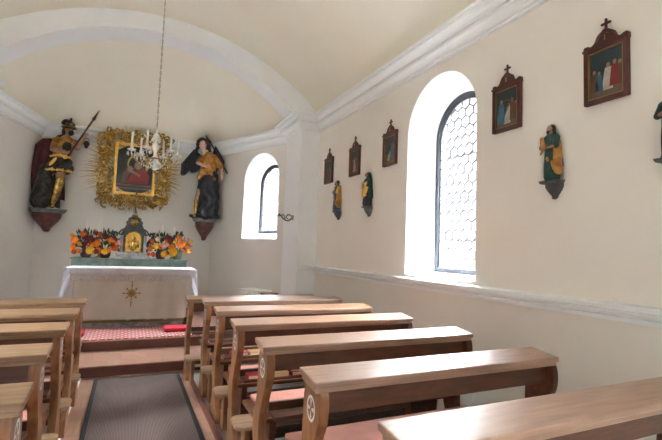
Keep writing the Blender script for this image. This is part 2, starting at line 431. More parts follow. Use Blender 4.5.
# chancel vault: creased cells rising from every wall corner
ap = Vector((XC, 6.35, 4.62)); bnd = [(XL - .05, 6.3), APL0, APL1, APR1, APR0, (XR + .05, 6.3)]
mb = MB()
for (a, b_) in zip(bnd, bnd[1:]):
    a, b_ = Vector(a), Vector(b_); K, U = 10, 18; g = []
    for i in range(K + 1):
        p = a.lerp(b_, i / K); row = []
        for j in range(U + 1):
            u = j / U; h = 1 - (1 - u) ** 2.1
            bulge = math.sin(PI * u) * .05 * math.sin(PI * i / K)
            row.append(mb.b.verts.new((p.x + (ap.x - p.x) * u, p.y + (ap.y - p.y) * u, ZC - .03 + (ap.z - ZC) * h + bulge)))
        g.append(row)
    for i in range(K):
        for j in range(U):
            vs = (g[i][j], g[i + 1][j], g[i + 1][j + 1], g[i][j + 1])
            f = mb.b.faces.new(vs); f.smooth = True
bmesh.ops.remove_doubles(mb.b, verts=mb.b.verts, dist=1e-4); bmesh.ops.recalc_face_normals(mb.b, faces=mb.b.faces[:])
struct(mb.build('ceiling_chancel', M['vault']))

def sweep(name, path, prof, m, z0=0, closed_ends=True):
    """moulding: profile (d inwards, z) carried along a plan path, room to the left"""
    P = [Vector(p) for p in path]; mb = MB(); rings = []
    for i, p in enumerate(P):
        def nrm(a, b_): t = (b_ - a).normalized(); return Vector((-t.y, t.x))
        if i == 0: off = nrm(P[0], P[1])
        elif i == len(P) - 1: off = nrm(P[-2], P[-1])
        else:
            n1, n2 = nrm(P[i - 1], p), nrm(p, P[i + 1]); off = (n1 + n2); off = off / max(.2, (1 + n1.dot(n2)))
        rings.append([mb.b.verts.new((p.x + off.x * d, p.y + off.y * d, z)) for d, z in prof])
    for a, b_ in zip(rings, rings[1:]):
        for k in range(len(prof) - 1): mb.b.faces.new((a[k], b_[k], b_[k + 1], a[k + 1]))
    mb.b.faces.new(rings[0]); mb.b.faces.new(rings[-1][::-1])
    return struct(mb.build(name, m))
corn = [(-.02, 3.325), (.032, 3.325), (.032, 3.347), (.046, 3.349), (.050, 3.372), (.062, 3.395), (.082, 3.413), (.092, 3.416), (.092, 3.436), (.068, 3.438), (.068, 3.452), (.098, 3.454), (.104, 3.478), (.122, 3.500), (.148, 3.512), (.158, 3.513), (.158, 3.530), (.172, 3.532), (.172, 3.556), (.04, 3.575), (-.02, 3.575)]
path = [(XR, YB), (XR, 6.05), (XR - PX, 6.05), (XR - PX, 6.74), (2.52, 6.74), APR1, APL1, (-2.05, 6.74), (XL + PX, 6.74), (XL + PX, 6.05), (XL, 6.05), (XL, YB)]
sweep('trim_6', path, corn, M['trim'])
rail = [(-.01, 1.152), (.024, 1.152), (.024, 1.176), (.014, 1.178), (.014, 1.186), (.040, 1.188), (.048, 1.200), (.048, 1.214), (.038, 1.216), (.038, 1.222), (.062, 1.224), (.062, 1.244), (.052, 1.250), (-.01, 1.255)]
sweep('trim_7', [(XR, YB), (XR, 6.05), (XR - PX, 6.05)], rail, M['trim'])
sweep('trim_8', [(XL + PX, 6.05), (XL, 6.05), (XL, YB)], rail, M['trim'])
# window sills where the openings meet the dado rail
# ------------------------------------------------------------------ floor coverings
rn = thing('carpet_runner', 'grey ribbed carpet runner laid along the aisle', 'carpet', (.19, 0, .012))
MB().box(-.40, .40, YB + .6, 5.32, 0, .008).build('carpet', M['runner'], rn)
for s in (-1, 1): MB().box(s * .415 - .018, s * .415 + .018, YB + .6, 5.32, 0, .010).build('binding', M['runneredge'], rn)
MB().box(-.433, .433, 5.32, 5.345, 0, .010).build('binding', M['runneredge'], rn)
tag(MB().box(-.95, 1.1, 6.215, 7.0, .26, .272).build('altar_rug', M['rugpat']), 'red rug with white lattice pattern lying before the altar', 'rug')

def cushion(label, x, y, sx, sy):
    mb = MB().box(-sx / 2, sx / 2, -sy / 2, sy / 2, 0, .055, .02)
    o = mb.build('kneeling_cushion', M['redcloth'], None, (x, y, .272)); tag(o, label, 'cushion', 'crimson kneeling cushions'); return o
cushion('crimson kneeling cushion at the right end of the red altar rug', .70, 6.62, .34, .30)
cushion('crimson kneeling cushion at the left end of the altar rug behind the pews', -.62, 6.55, .34, .30)

# ------------------------------------------------------------------ pews
def smooth_poly(pts, n=6):
    """Catmull-Rom through the points (open)"""
    out = []
    for i in range(len(pts) - 1):
        p0 = pts[max(i - 1, 0)]; p1 = pts[i]; p2 = pts[i + 1]; p3 = pts[min(i + 2, len(pts) - 1)]
        for k in range(n):
            t = k / n
            out.append(tuple(.5 * (2 * b_ + (c - a) * t + (2 * a - 5 * b_ + 4 * c - d) * t * t + (3 * b_ - a - 3 * c + d) * t ** 3) for a, b_, c, d in zip(p0, p1, p2, p3)))
    out.append(pts[-1]); return out
near = smooth_poly([(-.10, 0), (-.09, .07), (-.035, .17), (.0, .28), (.035, .42), (.025, .53), (-.025, .65), (-.078, .76), (-.084, .85), (-.066, .908)])
far = smooth_poly([(.075, .922), (.10, .84), (.105, .72), (.115, .60), (.165, .49), (.17, .40), (.13, .28), (.13, .16), (.17, .05), (.18, 0)])
def make_pew(label, length, aisle, ledge_m, seat=True, group=None, kneel=True, hs=1.0):
    """origin at the aisle end on the floor under the ledge; the pew runs along +x (aisle=-1) or -x (aisle=+1)"""
    root = thing('pew', label, 'pew', (0, 0, 0), 0, group)
    s = -aisle; X = lambda a, b_: (min(s * a, s * b_), max(s * a, s * b_))
    L = length
    lg = MB().box(*X(-.01, L), -.092, .095, .922, .95, .007).box(*X(0, L - .01), -.082, .082, .900, .920, .004)
    for v in lg.b.verts: v.co.z += v.co.y * .115
    lg.build('book_ledge', ledge_m, root)
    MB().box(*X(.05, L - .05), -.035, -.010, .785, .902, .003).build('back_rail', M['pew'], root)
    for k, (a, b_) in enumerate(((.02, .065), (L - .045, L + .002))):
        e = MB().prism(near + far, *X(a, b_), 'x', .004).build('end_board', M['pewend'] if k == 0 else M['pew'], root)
        if k == 0:
            md = MB(); seg = 28; x0 = s * (a - .0015)
            def disc(r0, r1, xx, mi, dz=.0, a0=0, a1=2 * PI):
                md.mi = mi; n_ = seg
                for q in range(n_):
                    t0, t1 = a0 + (a1 - a0) * q / n_, a0 + (a1 - a0) * (q + 1) / n_
                    md.face([(xx, .008 + 1.1 * r_ * .8 * math.cos(t), .80 + 1.1 * r_ * math.sin(t)) for r_, t in ((r0, t0), (r1, t0), (r1, t1), (r0, t1))])
            disc(.040, .052, x0, 0)
            for q in range(4):
                c_ = q * PI / 2; disc(.006, .036, x0, 0, a0=c_ - .27, a1=c_ + .27)
            md.build('medallion', [M['white']], e)
    # hymnal shelf on the side of the people behind
    MB().box(*X(.065, L - .075), -.115, .02, .535, .553, .003).box(*X(.065, L - .075), -.003, .017, .553, .60).build('hymnal_shelf', M['darkwood'], root)
    if seat:
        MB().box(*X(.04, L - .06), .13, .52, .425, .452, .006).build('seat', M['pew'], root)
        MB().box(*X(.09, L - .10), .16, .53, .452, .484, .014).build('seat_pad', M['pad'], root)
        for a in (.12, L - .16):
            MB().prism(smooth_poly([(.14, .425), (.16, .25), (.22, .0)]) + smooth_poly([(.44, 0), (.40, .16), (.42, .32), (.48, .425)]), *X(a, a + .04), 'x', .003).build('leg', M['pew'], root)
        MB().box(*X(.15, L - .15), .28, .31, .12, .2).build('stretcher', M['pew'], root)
    if kneel:
        def slab():
            q = []
            for i in range(7): t = PI / 2 + PI / 2 * i / 6; q.append((s * (-.015 + .06 + .06 * math.cos(t)), -.16 + .06 + .06 * math.sin(t) - .02))
            for i in range(7): t = PI + PI / 2 * i / 6; q.append((s * (-.015 + .06 + .06 * math.cos(t)), -.30 + .06 + .06 * math.sin(t)))
            return q + [(s * (L - .03), -.30), (s * (L - .03), -.12)]
        kn = MB().prism(slab(), .278, .302, 'z', .004).build('kneeler', M['knee'], root)
        for a in (.05, L - .12):
            MB().prism([(-.27, 0), (-.15, 0), (-.165, .12), (-.15, .278), (-.27, .278), (-.25, .12)], *X(a, a + .035), 'x', .003).build('kneeler_leg', M['pewend'], kn)
        MB().box(*X(.05, L - .08), -.30 + .12, -.06, .15, .18).build('kneeler_brace', M['darkwood'], kn)
    return root

RY = [1.115, 1.785, 2.475, 3.19, 3.88, 4.56]
rl = ['nearest right-hand oak pew, only its glossy brown ledge running out of frame',
      'second right-hand oak pew from the camera, clear cross medallion on its end',
      'third right-hand oak pew from the camera, red and tan books on its shelf',
      'fourth right-hand oak pew from the camera, red hymnals near its aisle end',
      'fifth right-hand oak pew from the camera, one red hymnal near the aisle',
      'sixth right-hand oak pew from the camera, just behind the front bench by the altar']
pr_ = make_pew(rl[0], 1.50, -1, M['ledge'], group='oak pews right of the aisle')
pews = [pr_]
for i in range(1, 6):
    c = copy_tree(pr_); c['label'] = rl[i]; pews.append(c)
for p, y in zip(pews, RY): p.location = (.765 if y < 1.2 else .755 if y < 2 else .735, y, 0); p.scale = (1.05 if y < 1.2 else 1 if y < 2 else 1.025, 1, 1)
fb = make_pew('front right-hand kneeling bench without a seat, nearest the altar step', 1.58, -1, M['ledgel'], seat=False, kneel=True)
fb.name = 'kneeling_bench'; fb['category'] = 'bench'
fb.location = (.64, 5.13, 0); fb.scale = (1, 1, .955)
LY = [1.90, 2.62, 3.29, 3.97, 4.66]
ll = ['nearest left-hand oak pew in the bottom left corner, dark end board',
      'second left-hand oak pew from the camera with worn pale ledge',
      'third left-hand oak pew from the camera, middle of the five on that side',
      'fourth left-hand oak pew from the camera, second from the altar step',
      'left-hand oak pew closest to the altar, behind four others']
pl_ = make_pew(ll[0], 1.50, 1, M['ledgel'], group='oak pews left of the aisle')
pews = [pl_]
for i in range(1, 5):
    c = copy_tree(pl_); c['label'] = ll[i]; pews.append(c)
for p, y, x in zip(pews, LY, (-.30, -.335, -.33, -.33, -.33)): p.location = (x, y, 0)

# hymnals on the shelves
def make_book(label, m, w=.15, d=.10, t=.028):
    r = thing('hymnal', label, 'book', group='hymnals on the pew shelves')
    MB().box(-w / 2, w / 2, -d / 2, d / 2, 0, .003).box(-w / 2, w / 2, -d / 2, d / 2, t - .003, t).box(-w / 2, -w / 2 + .004, -d / 2, d / 2, 0, t).build('cover', m, r)
    MB().box(-w / 2 + .004, w / 2 - .005, -d / 2 + .004, d / 2 - .004, .003, t - .003).build('pages', M['page'], r)
    return r
bk_red = make_book('', M['redbook']); bk_tan = make_book('', M['tanbook'])
used = set()
def book(kind, row, x, dz=0, rz=0, label=''):
    src = bk_red if kind == 'r' else bk_tan
    o = copy_tree(src) if kind in used else src; used.add(kind)
    o.location = (x, RY[row] - .056, .5535 + dz); o.rotation_euler = (0, 0, rz); o['label'] = label
book('r', 3, .91, 0, .0, 'red hymnal flat on the fourth pew shelf, nearest the aisle')
book('r', 3, 1.24, 0, .05, 'lower of two stacked red hymnals on the fourth pew shelf')
book('r', 3, 1.235, .0285, -.06, 'upper of two stacked red hymnals on the fourth pew shelf')
book('t', 3, 1.07, 0, .02, 'tan book between the red hymnals on the fourth pew shelf')
book('r', 2, 1.42, 0, .06, 'red hymnal on the third pew shelf, left of the tan book')
book('t', 2, 1.72, 0, -.03, 'tan book on the third pew shelf, right of the red hymnal')
book('r', 4, .94, 0, .0, 'red hymnal on the fifth pew shelf at the aisle end')
book('t', 4, 1.10, 0, .05, 'thin tan book on the fifth pew shelf beside the red hymnal')
book('r', 1, 1.60, 0, .05, 'red hymnal on the second pew shelf, mostly under the ledge')

# ------------------------------------------------------------------ altar
AX, AY, AZ = .09, 7.10, .26
al = thing('altar', 'white clothed altar table with grey plinth and ivory frontal', 'altar', (AX, AY, AZ), math.radians(-2.0))
MB().box(-.78, .80, .02, .58, .0, .07, .006).build('plinth', M['greymarble'], al)
MB().box(-.72, .74, .05, .58, .07, .82).build('body', M['stone'], al)
MB().box(-.84, .86, -.02, .60, .82, .852, .006).build('mensa', M['stone'], al)
# cloths lie on the altar: things of their own
def fold_sheet(x0, x1, zt, zb, amp, waves, scallop=0, n=90, rows=10, y0=0):
    mb = MB(); g = []
    for i in range(n + 1):
        u = i / n; x = x0 + (x1 - x0) * u; col = []
        for j in range(rows + 1):
            v = j / rows; zbb = zb - (scallop * abs(math.sin(u * PI * 16)) if scallop else 0)
            z = zt + (zbb - zt) * v
            y = y0 - amp * v * (.5 + .5 * math.sin(u * waves * 2 * PI + 1.3 * math.sin(u * 9))) - .004 * math.sin(u * 37 + v * 3)
            col.append(mb.b.verts.new((x, y, z)))
        g.append(col)
    for i in range(n):
        for j in range(rows):
            f = mb.b.faces.new((g[i][j], g[i][j + 1], g[i + 1][j + 1], g[i + 1][j])); f.smooth = True
    bmesh.ops.solidify(mb.b, geom=mb.b.faces[:], thickness=.003)
    return mb
fr = thing('altar_frontal', 'ivory damask altar frontal with golden star embroidery and gold hem', 'altar cloth', (AX, AY - .03, AZ), math.radians(-2.0))
fold_sheet(-.76, .78, .84, .07, .02, 5).build('cloth', M['frontal'], fr)
fold_sheet(-.76, .78, .115, .075, .004, 5, y0=-.022, rows=2).build('gold_hem', M['goldband'], fr)
mb = MB()
cz, cy = .50, -.030
for k in range(16):
    a = 2 * PI * k / 16 + .0; ln = (.15 if k % 4 == 0 else .125 if k % 2 == 0 else .085); 
    if k == 12: ln = .20
    if k == 4: ln = .17
    ca, sa = math.cos(a), math.sin(a); w = .008 if k % 2 == 0 else .005
    p = [(.02 * ca - w * sa, cz + .02 * sa + w * ca), (ln * ca, cz + ln * sa), (.02 * ca + w * sa, cz + .02 * sa - w * ca)]
    mb.prism(p, cy - .004, cy, 'y')
    q = .7 * ln
    if k % 2 == 0: mb.ball((q * ca, cy, cz + q * sa), (.012, .004, .012), 8)
for k in range(24):
    a = 2 * PI * k / 24; b_ = 2 * PI * (k + 1) / 24
    mb.tube([(.05 * math.cos(a), cy, cz + .05 * math.sin(a)), (.05 * math.cos(b_), cy, cz + .05 * math.sin(b_))], .004, 6)
mb.ball((0, cy, cz), (.028, .005, .028), 12)
mb.box(-.005, .005, cy - .006, cy, .30, .68)
mb.build('star_embroidery', M['goldthread'], fr)

cl = thing('altar_cloth', 'white linen cloth hanging over the altar top edges with lace border', 'altar cloth', (AX, AY, AZ), math.radians(-2.0))
mb = MB(); mb.box(-.87, .89, -.055, .595, .853, .861, .003)
mb.build('top_sheet', M['linen'], cl)
fold_sheet(-.87, .89, .860, .775, .012, 7, y0=-.055).build('front_drop', M['linen'], cl)
fold_sheet(-.80, .82, .79, .69, .012, 9, scallop=.018, n=160, y0=-.05).build('lace_border', M['lace'], cl)
for s, x in ((-1, -.87), (1, .89)):
    mb = MB(); g = []
    for i in range(25):
        u = i / 24; y = -.055 + .64 * u; col = []
        for j in range(9):
            v = j / 8; zb = .43 + .10 * u
            col.append(mb.b.verts.new((x + s * (.008 + .05 * v * (.5 + .5 * math.sin(u * 19 + 1.2))), y - .03 * v * (1 - u), .86 + (zb - .86) * v)))
        g.append(col)
    for i in range(24):
        for j in range(8):
            f = mb.b.faces.new((g[i][j], g[i][j + 1], g[i + 1][j + 1], g[i + 1][j])); f.smooth = True
    bmesh.ops.solidify(mb.b, geom=mb.b.faces[:], thickness=.004)
    mb.build('side_drop', M['linen'], cl)
    mb = MB(); g = []
    for i in range(9):
        u = i / 8; xx = x + s * (.02 - .10 * u); col = []
        for j in range(9):
            v = j / 8; col.append(mb.b.verts.new((xx + s * .03 * v, -.058 - .02 * math.sin(u * PI) * v - .012 * v, .858 + (.43 + .33 * u ** .6 - .858) * v)))
        g.append(col)
    for i in range(8):
        for j in range(8):
            f = mb.b.faces.new((g[i][j], g[i][j + 1], g[i + 1][j + 1], g[i + 1][j])); f.smooth = True
    bmesh.ops.solidify(mb.b, geom=mb.b.faces[:], thickness=.004)
    mb.build('corner_drop', M['linen'], cl)

gr = thing('gradine', 'green grey marbled retable shelf behind the altar cloth', 'shelf', (.06, 7.74, 1.114))
MB().box(-.84, .86, 0, .50, .0, .11).build('riser', M['greenmarble'], gr)
MB().box(-.86, .88, -.02, .50, .11, .128, .005).build('shelf_edge', M['greenmarble'], gr)
MB().box(-.66, .68, .06, .50, -.852, .0).build('base', M['greenmarble'], gr)
GZ = 1.242

# tabernacle
tb = thing('tabernacle', 'dark marbled tabernacle with arched golden door and side scrolls', 'tabernacle', (.075, 7.94, GZ))
MB().box(-.27, .27, -.17, .15, 0, .035, .004).box(-.25, .25, -.15, .14, .035, .10, .004).build('plinth', M['greymarble'], tb)
MB().box(-.20, .20, -.11, .13, .10, .40, .006).prism([(-.20, .40), (-.17, .46), (-.10, .505), (.10, .505), (.17, .46), (.20, .40)], -.11, .13, 'y').build('body', M['darkmarble'], tb)
for s in (-1, 1):
    MB().box(min(s * .155, s * .20), max(s * .155, s * .20), -.135, -.10, .10, .38, .004).build('column', M['greymarble'], tb)
    pts = smooth_poly([(s * .19, -.0, .12), (s * .25, -.0, .17), (s * .22, 0, .24), (s * .26, 0, .31), (s * .31, 0, .36), (s * .29, 0, .42), (s * .25, 0, .41), (s * .26, 0, .37)], 5)
    mb = MB().tube(pts, .028, 8, .018)
    mb.ball((s * .29, 0, .33), (.03, .02, .05), 8).ball((s * .31, 0, .425), (.03, .02, .025), 8)
    mb.build('scroll', M['darkmarble'], tb)
def archpts(h, z0, zs, n=16): return [(-h, z0)] + [(-h * math.cos(PI * k / n), zs + h * math.sin(PI * k / n)) for k in range(n + 1)] + [(h, z0)]
dr = MB().prism(archpts(.125, .11, .325), -.125, -.105, 'y', .003).build('door', M['goldbright'], tb)
mb = MB().tube([(x, -.128, z) for x, z in archpts(.118, .12, .325)], .007, 6).box(-.118, .118, -.132, -.124, .115, .125)
mb.ball((0, -.128, .33), (.035, .01, .035), 10).cap((0, -.126, .29), .028, (0, -.126, .17), .045).box(-.006, .006, -.14, -.128, .2, .40).box(-.05, .05, -.14, -.128, .28, .292)
for s in (-1, 1): mb.ball((s * .07, -.126, .20), (.022, .012, .05), 8).ball((s * .07, -.126, .27), (.016, .012, .018), 8)
mb.build('door_relief', M['gold'], dr)
MB().box(-.22, .22, -.10, .14, .385, .405, .003).tube(smooth_poly([(-.23, -.12, .395), (-.19, -.12, .46), (-.11, -.12, .50), (0, -.12, .525), (.11, -.12, .50), (.19, -.12, .46), (.23, -.12, .395)]), .014, 8).build('cornice', M['darkmarble'], tb)
MB().prism([(-.15, .50), (-.12, .56), (-.13, .60), (-.08, .66), (.08, .66), (.13, .60), (.12, .56), (.15, .50)], -.08, .10, 'y', .004).lathe([(.10, .655), (.105, .67), (.06, .69), (.045, .71)], (0, 0, 0)).build('pediment', M['darkmarble'], tb)
mb = MB().ball((0, -.085, .60), (.05, .02, .05), 10)
for k in range(8): mb.ball((.05 * math.cos(k * PI / 4), -.085, .60 + .05 * math.sin(k * PI / 4)), (.018, .012, .018), 8)
mb.build('gilt_relief', M['gold'], tb)
# crucifix on top of it
cx = thing('altar_crucifix', 'slender dark crucifix standing on the tabernacle in front of the golden frame', 'crucifix', (.075, 7.94, GZ + .711))
MB().lathe([(.045, 0), (.05, .012), (.022, .04), (.03, .06), (.012, .10)]).build('foot', M['gold'], cx)
MB().box(-.011, .011, -.008, .008, .09, .44, .002).box(-.085, .085, -.008, .008, .33, .352, .002).build('cross', M['hair'], cx)
mb = MB().cap((0, -.014, .30), .011, (0, -.014, .23), .009).cap((0, -.014, .23), .009, (0, -.018, .15), .006).ball((0, -.018, .345), .013, 8)
for s in (-1, 1): mb.cap((0, -.014, .32), .006, (s * .07, -.012, .345), .004)
blob(mb, 'corpus', M['brass'], cx, .004, 1)

# candles behind the flowers
def candle(x, label, h=.34):
    r = thing('altar_candle', label, 'candle', (x, 8.02, GZ), group='altar candles')
    MB().lathe([(.05, 0), (.055, .01), (.02, .03), (.014, .08), (.022, .10), (.014, .12), (.014, .2), (.035, .215), (.035, .225)], seg=14).build('candlestick', M['brass'], r)
    MB().lathe([(.012, .22), (.012, .22 + h), (.004, .222 + h)], seg=12).build('wax_candle', M['wax'], r)
    return r
candle(-.63, 'slim white candle at the outer left end of the altar shelf', .40); candle(-.43, 'slim white candle left of the tabernacle, inner one of the left pair', .40)
candle(.52, 'slim white candle right of the tabernacle, inner one of the right pair', .36); candle(.71, 'slim white candle at the outer right end of the altar shelf', .34)

# flowers
def blossom(r, m, petals=12, rings=3):
    mb = MB()
    for q in range(rings):
        for k in range(petals - 2 * q):
            a = 2 * PI * k / (petals - 2 * q) + q * .4; rr = r * (1 - .27 * q); tilt = .25 + .42 * q
            d = Vector((math.cos(a), 0, math.sin(a))); s_ = Vector((-math.sin(a), 0, math.cos(a))); nn = Vector((0, -1, 0))
            w = rr * .32
            base = nn * (.12 * r * q); mid = d * rr * .6 * math.cos(tilt) + nn * rr * .6 * math.sin(tilt) + base; tip = d * rr * math.cos(tilt * .8) + nn * rr * math.sin(tilt * .9) + base
            mb.face([base, mid + s_ * w, tip, mid - s_ * w])
    mb.ball((0, -.3 * r, 0), (.22 * r, .15 * r, .22 * r), 8)
    return mb
def bouquet(label, x, fl, pot, seed, y=7.86, w=.16, h=.24):
    rnd = random.Random(seed)
    r = thing('flower_arrangement', label, 'flowers', (x, y, GZ), group='flower arrangements on the altar shelf'); r.scale = (1.3, 1.0, 1.3)
    MB().lathe([(.045, 0), (.06, .03), (.065, .08), (.045, .11), (.055, .125)], seg=16).build('vase', M[pot], r)
    mb = MB()
    for k in range(150):
        a = rnd.uniform(0, 2 * PI); e = rnd.uniform(-.1, 1.45); L = rnd.uniform(.55, 1.12)
        p = Vector((w * L * math.cos(a) * math.cos(e), .10 * L * math.sin(a) * math.cos(e), .12 + (h - .02) * L * math.sin(e)))
        d = (p - Vector((0, 0, .08))).normalized(); s_ = d.cross(Vector((rnd.uniform(-1, 1), rnd.uniform(-1, 1), .3))).normalized()
        l = rnd.uniform(.035, .07); ww = l * .22; p.z = max(p.z, .05)
        mb.face([p - d * l * .5, p + s_ * ww, p + d * l * .6, p - s_ * ww])
    for k in range(10):
        a = rnd.uniform(0, 2 * PI); mb.tube([(0, 0, .08), (w * .7 * math.cos(a), .05 * math.sin(a), .12 + h * .7 * rnd.random())], .003, 5)
    mb.build('foliage', M['leaf'], r)
    fl = fl + [(rnd.uniform(-.17, .17), rnd.uniform(.06, .25), rnd.uniform(.026, .04), rnd.choice(('fo', 'fdo', 'fy', 'fy', 'fo', 'fr'))) for _ in range(9)]
    cache = {}
    for (fx, fz, rad, c) in fl:
        key = (round(rad, 3), c)
        if key not in cache:
            o = blossom(rad, M[c]).build('blossom', M[c], r); cache[key] = o
        else:
            o = cache[key].copy(); C.objects.link(o); o.parent = r
        o.location = (fx, -.10 + .5 * abs(fx) * .5 + rnd.uniform(-.02, .02), fz); o.rotation_euler = (rnd.uniform(-.4, .1), rnd.uniform(0, 3), rnd.uniform(-.5, .5))
    return r
bouquet('leftmost flower arrangement, orange and yellow blooms in a dark vase', -.60,
        [(-.12, .21, .05, 'fo'), (-.04, .28, .045, 'fdo'), (-.13, .13, .04, 'fo'), (-.02, .16, .04, 'fr'), (.05, .09, .058, 'fy'), (.06, .22, .04, 'fr'), (-.07, .08, .035, 'fp'), (.10, .30, .03, 'fr'), (-.16, .27, .03, 'fy')], 'pot', 3)
bouquet('flower arrangement left of the tabernacle, big orange bloom above yellow and pink ones', -.33,
        [(-.10, .19, .065, 'fo'), (.0, .09, .052, 'fy'), (.11, .13, .048, 'fdo'), (.16, .20, .042, 'fp'), (-.01, .27, .04, 'fr'), (.06, .22, .045, 'fo'), (-.10, .08, .04, 'fr'), (-.07, .30, .03, 'fdo')], 'pot', 4)
bouquet('flower arrangement right of the tabernacle, orange, pink and dark red blooms', .51,
        [(-.14, .13, .045, 'fo'), (-.06, .17, .05, 'fy'), (.03, .18, .042, 'fp'), (.07, .27, .055, 'fr'), (.04, .07, .052, 'fy'), (-.12, .23, .04, 'fdo'), (.13, .16, .05, 'fo'), (-.05, .26, .035, 'fw'), (-.1, .06, .04, 'fdo')], 'pot', 5)
bouquet('rightmost flower arrangement with large yellow and orange blooms in a clear vase', .78,
        [(-.07, .10, .068, 'fy'), (.02, .20, .065, 'fo'), (-.10, .24, .05, 'fr'), (.10, .18, .05, 'fdo'), (.12, .26, .035, 'fp'), (.0, .29, .04, 'fo'), (.13, .12, .04, 'fy')], 'glassvase', 6)

# ------------------------------------------------------------------ golden frame with rays
gf = thing('sunburst_frame', 'large golden baroque sunburst frame on the wall above the altar', 'frame', (.03, 8.90, 2.88))
gf.rotation_euler = (math.radians(4), 0, 0)
rnd = random.Random(11)
mb = MB()
for k in range(150):
    a = 2 * PI * k / 150 + rnd.uniform(-.01, .01)
    base = .45; L = .86 + rnd.uniform(-.12, .03)
    if k % 3 == 0: L += .06
    ca, sa = math.cos(a), math.sin(a); w = .019
    y0 = -.03 - .03 * (k % 3)
    p = [(base * ca - w * sa, base * sa + w * ca), (L * ca, L * sa * .98), (base * ca + w * sa, base * sa - w * ca)]
    mb.prism(p, y0 - .012, y0, 'y')
mb.build('rays', M['goldray'], gf)
mb = MB()
def scroll(cx_, cz_, sz, ang, hand, y):
    pts = []
    for i in range(22):
        t = i / 21; th_ = ang + hand * t * 4.6; rr = sz * (1 - .8 * t)
        pts.append((cx_ + rr * math.cos(th_), y - .03 * t, cz_ + rr * math.sin(th_)))
    mb.tube(pts, sz * .23, 7, sz * .10); mb.ball((cx_, y - .035, cz_), sz * .2, 8)
W_, H_ = .60, .66
for side in range(4):
    for k in range(13):
        t = (k + .5) / 13 * 2 - 1
        for lay in range(3):
            off = .01 + .09 * lay + rnd.uniform(-.02, .02)
            if side in (0, 1): x_ = (-1 if side == 0 else 1) * (.40 + off); z_ = t * .66 + rnd.uniform(-.03, .03)
            else: z_ = (-1 if side == 2 else 1) * (.52 + off * .8); x_ = t * .60 + rnd.uniform(-.03, .03)
            if lay == 2 and abs(t) > .8: continue
            if rnd.random() < .85: scroll(x_, z_, rnd.uniform(.05, .088), rnd.uniform(0, 6.3), rnd.choice((-1, 1)), -.07 - .07 * rnd.random())
            else: mb.ball((x_, -.07, z_), (rnd.uniform(.03, .05), .03, rnd.uniform(.03, .06)), 8)
            a_ = rnd.uniform(0, 6.3)
            mb.ball((x_ + .03 * math.cos(a_), -.08, z_ + .03 * math.sin(a_)), (.045, .018, .018), 8, Matrix.Rotation(a_, 3, 'Y'))
for s in (-1, 1):
    mb.ball((s * .50, -.09, .18), (.055, .05, .06), 10); mb.ball((s * .52, -.08, .06), (.06, .04, .08), 10)
    for q in range(5): mb.ball((s * (.46 + .04 * q), -.09, .30 + .03 * math.sin(q * 2)), (.03, .02, .04), 8)
for k in range(13): mb.ball((-.36 + .06 * k, -.09, -.60 + .015 * math.cos(k)), (.035, .03, .045), 8)
mb.build('carved_foliage', M['gold'], gf)
pw, ph, bz_ = .305, .43, .05
mb = MB()
for (x0, x1, z0, z1) in ((-pw - bz_, -pw, -ph - bz_, ph + bz_), (pw, pw + bz_, -ph - bz_, ph + bz_), (-pw, pw, ph, ph + bz_), (-pw, pw, -ph - bz_, -ph)):
    mb.box(x0, x1, -.115, -.02, z0, z1, .012)
mb.build('inner_moulding', M['goldbright'], gf)
# the painting: two generic robed half figures before a dark ground
def flat(mb, mi, pts, y):
    mb.mi = mi; mb.face([(x, y, z) for x, z in pts])
def ell(mb, mi, cx_, cz_, rx, rz, y, n=20): flat(mb, mi, [(cx_ + rx * math.cos(2 * PI * k / n), cz_ + rz * math.sin(2 * PI * k / n)) for k in range(n)], y)
mb = MB()
flat(mb, 0, [(-pw, -ph), (pw, -ph), (pw, ph), (-pw, ph)], -.060)
ell(mb, 1, .05, .10, .19, .20, -.0605); ell(mb, 0, .035, .09, .15, .165, -.061)
flat(mb, 2, [(-.13, -.26), (.24, -.26), (.25, -.1), (.18, .02), (.02, -.01), (-.08, -.12)], -.0615)
flat(mb, 5, [(-.22, -.26), (-.14, -.26), (-.10, -.10), (.0, .03), (-.12, .05), (-.2, -.08)], -.062)
ell(mb, 3, .05, .085, .065, .085, -.0625); ell(mb, 3, -.085, .0, .05, .06, -.063)
flat(mb, 4, [(-.02, .10), (.05, .19), (.13, .10), (.16, -.02), (.12, .02), (.10, .12), (.05, .155), (.0, .12)], -.0635)
flat(mb, 3, [(-.06, -.06), (.08, -.13), (.10, -.09), (-.03, -.02)], -.0633)
mb.mi = 5
for k in range(2): mb.face([(-pw, -.060 - .001, -.28 - .06 * k), (pw, -.061, -.28 - .06 * k), (pw, -.061, -.31 - .06 * k), (-pw, -.061, -.31 - .06 * k)])
mb.build('painted_panel', [M['ptdark'], M['halo'], M['ptred'], M['ptskin'], M['ptdull'], M['ptdull']], gf)

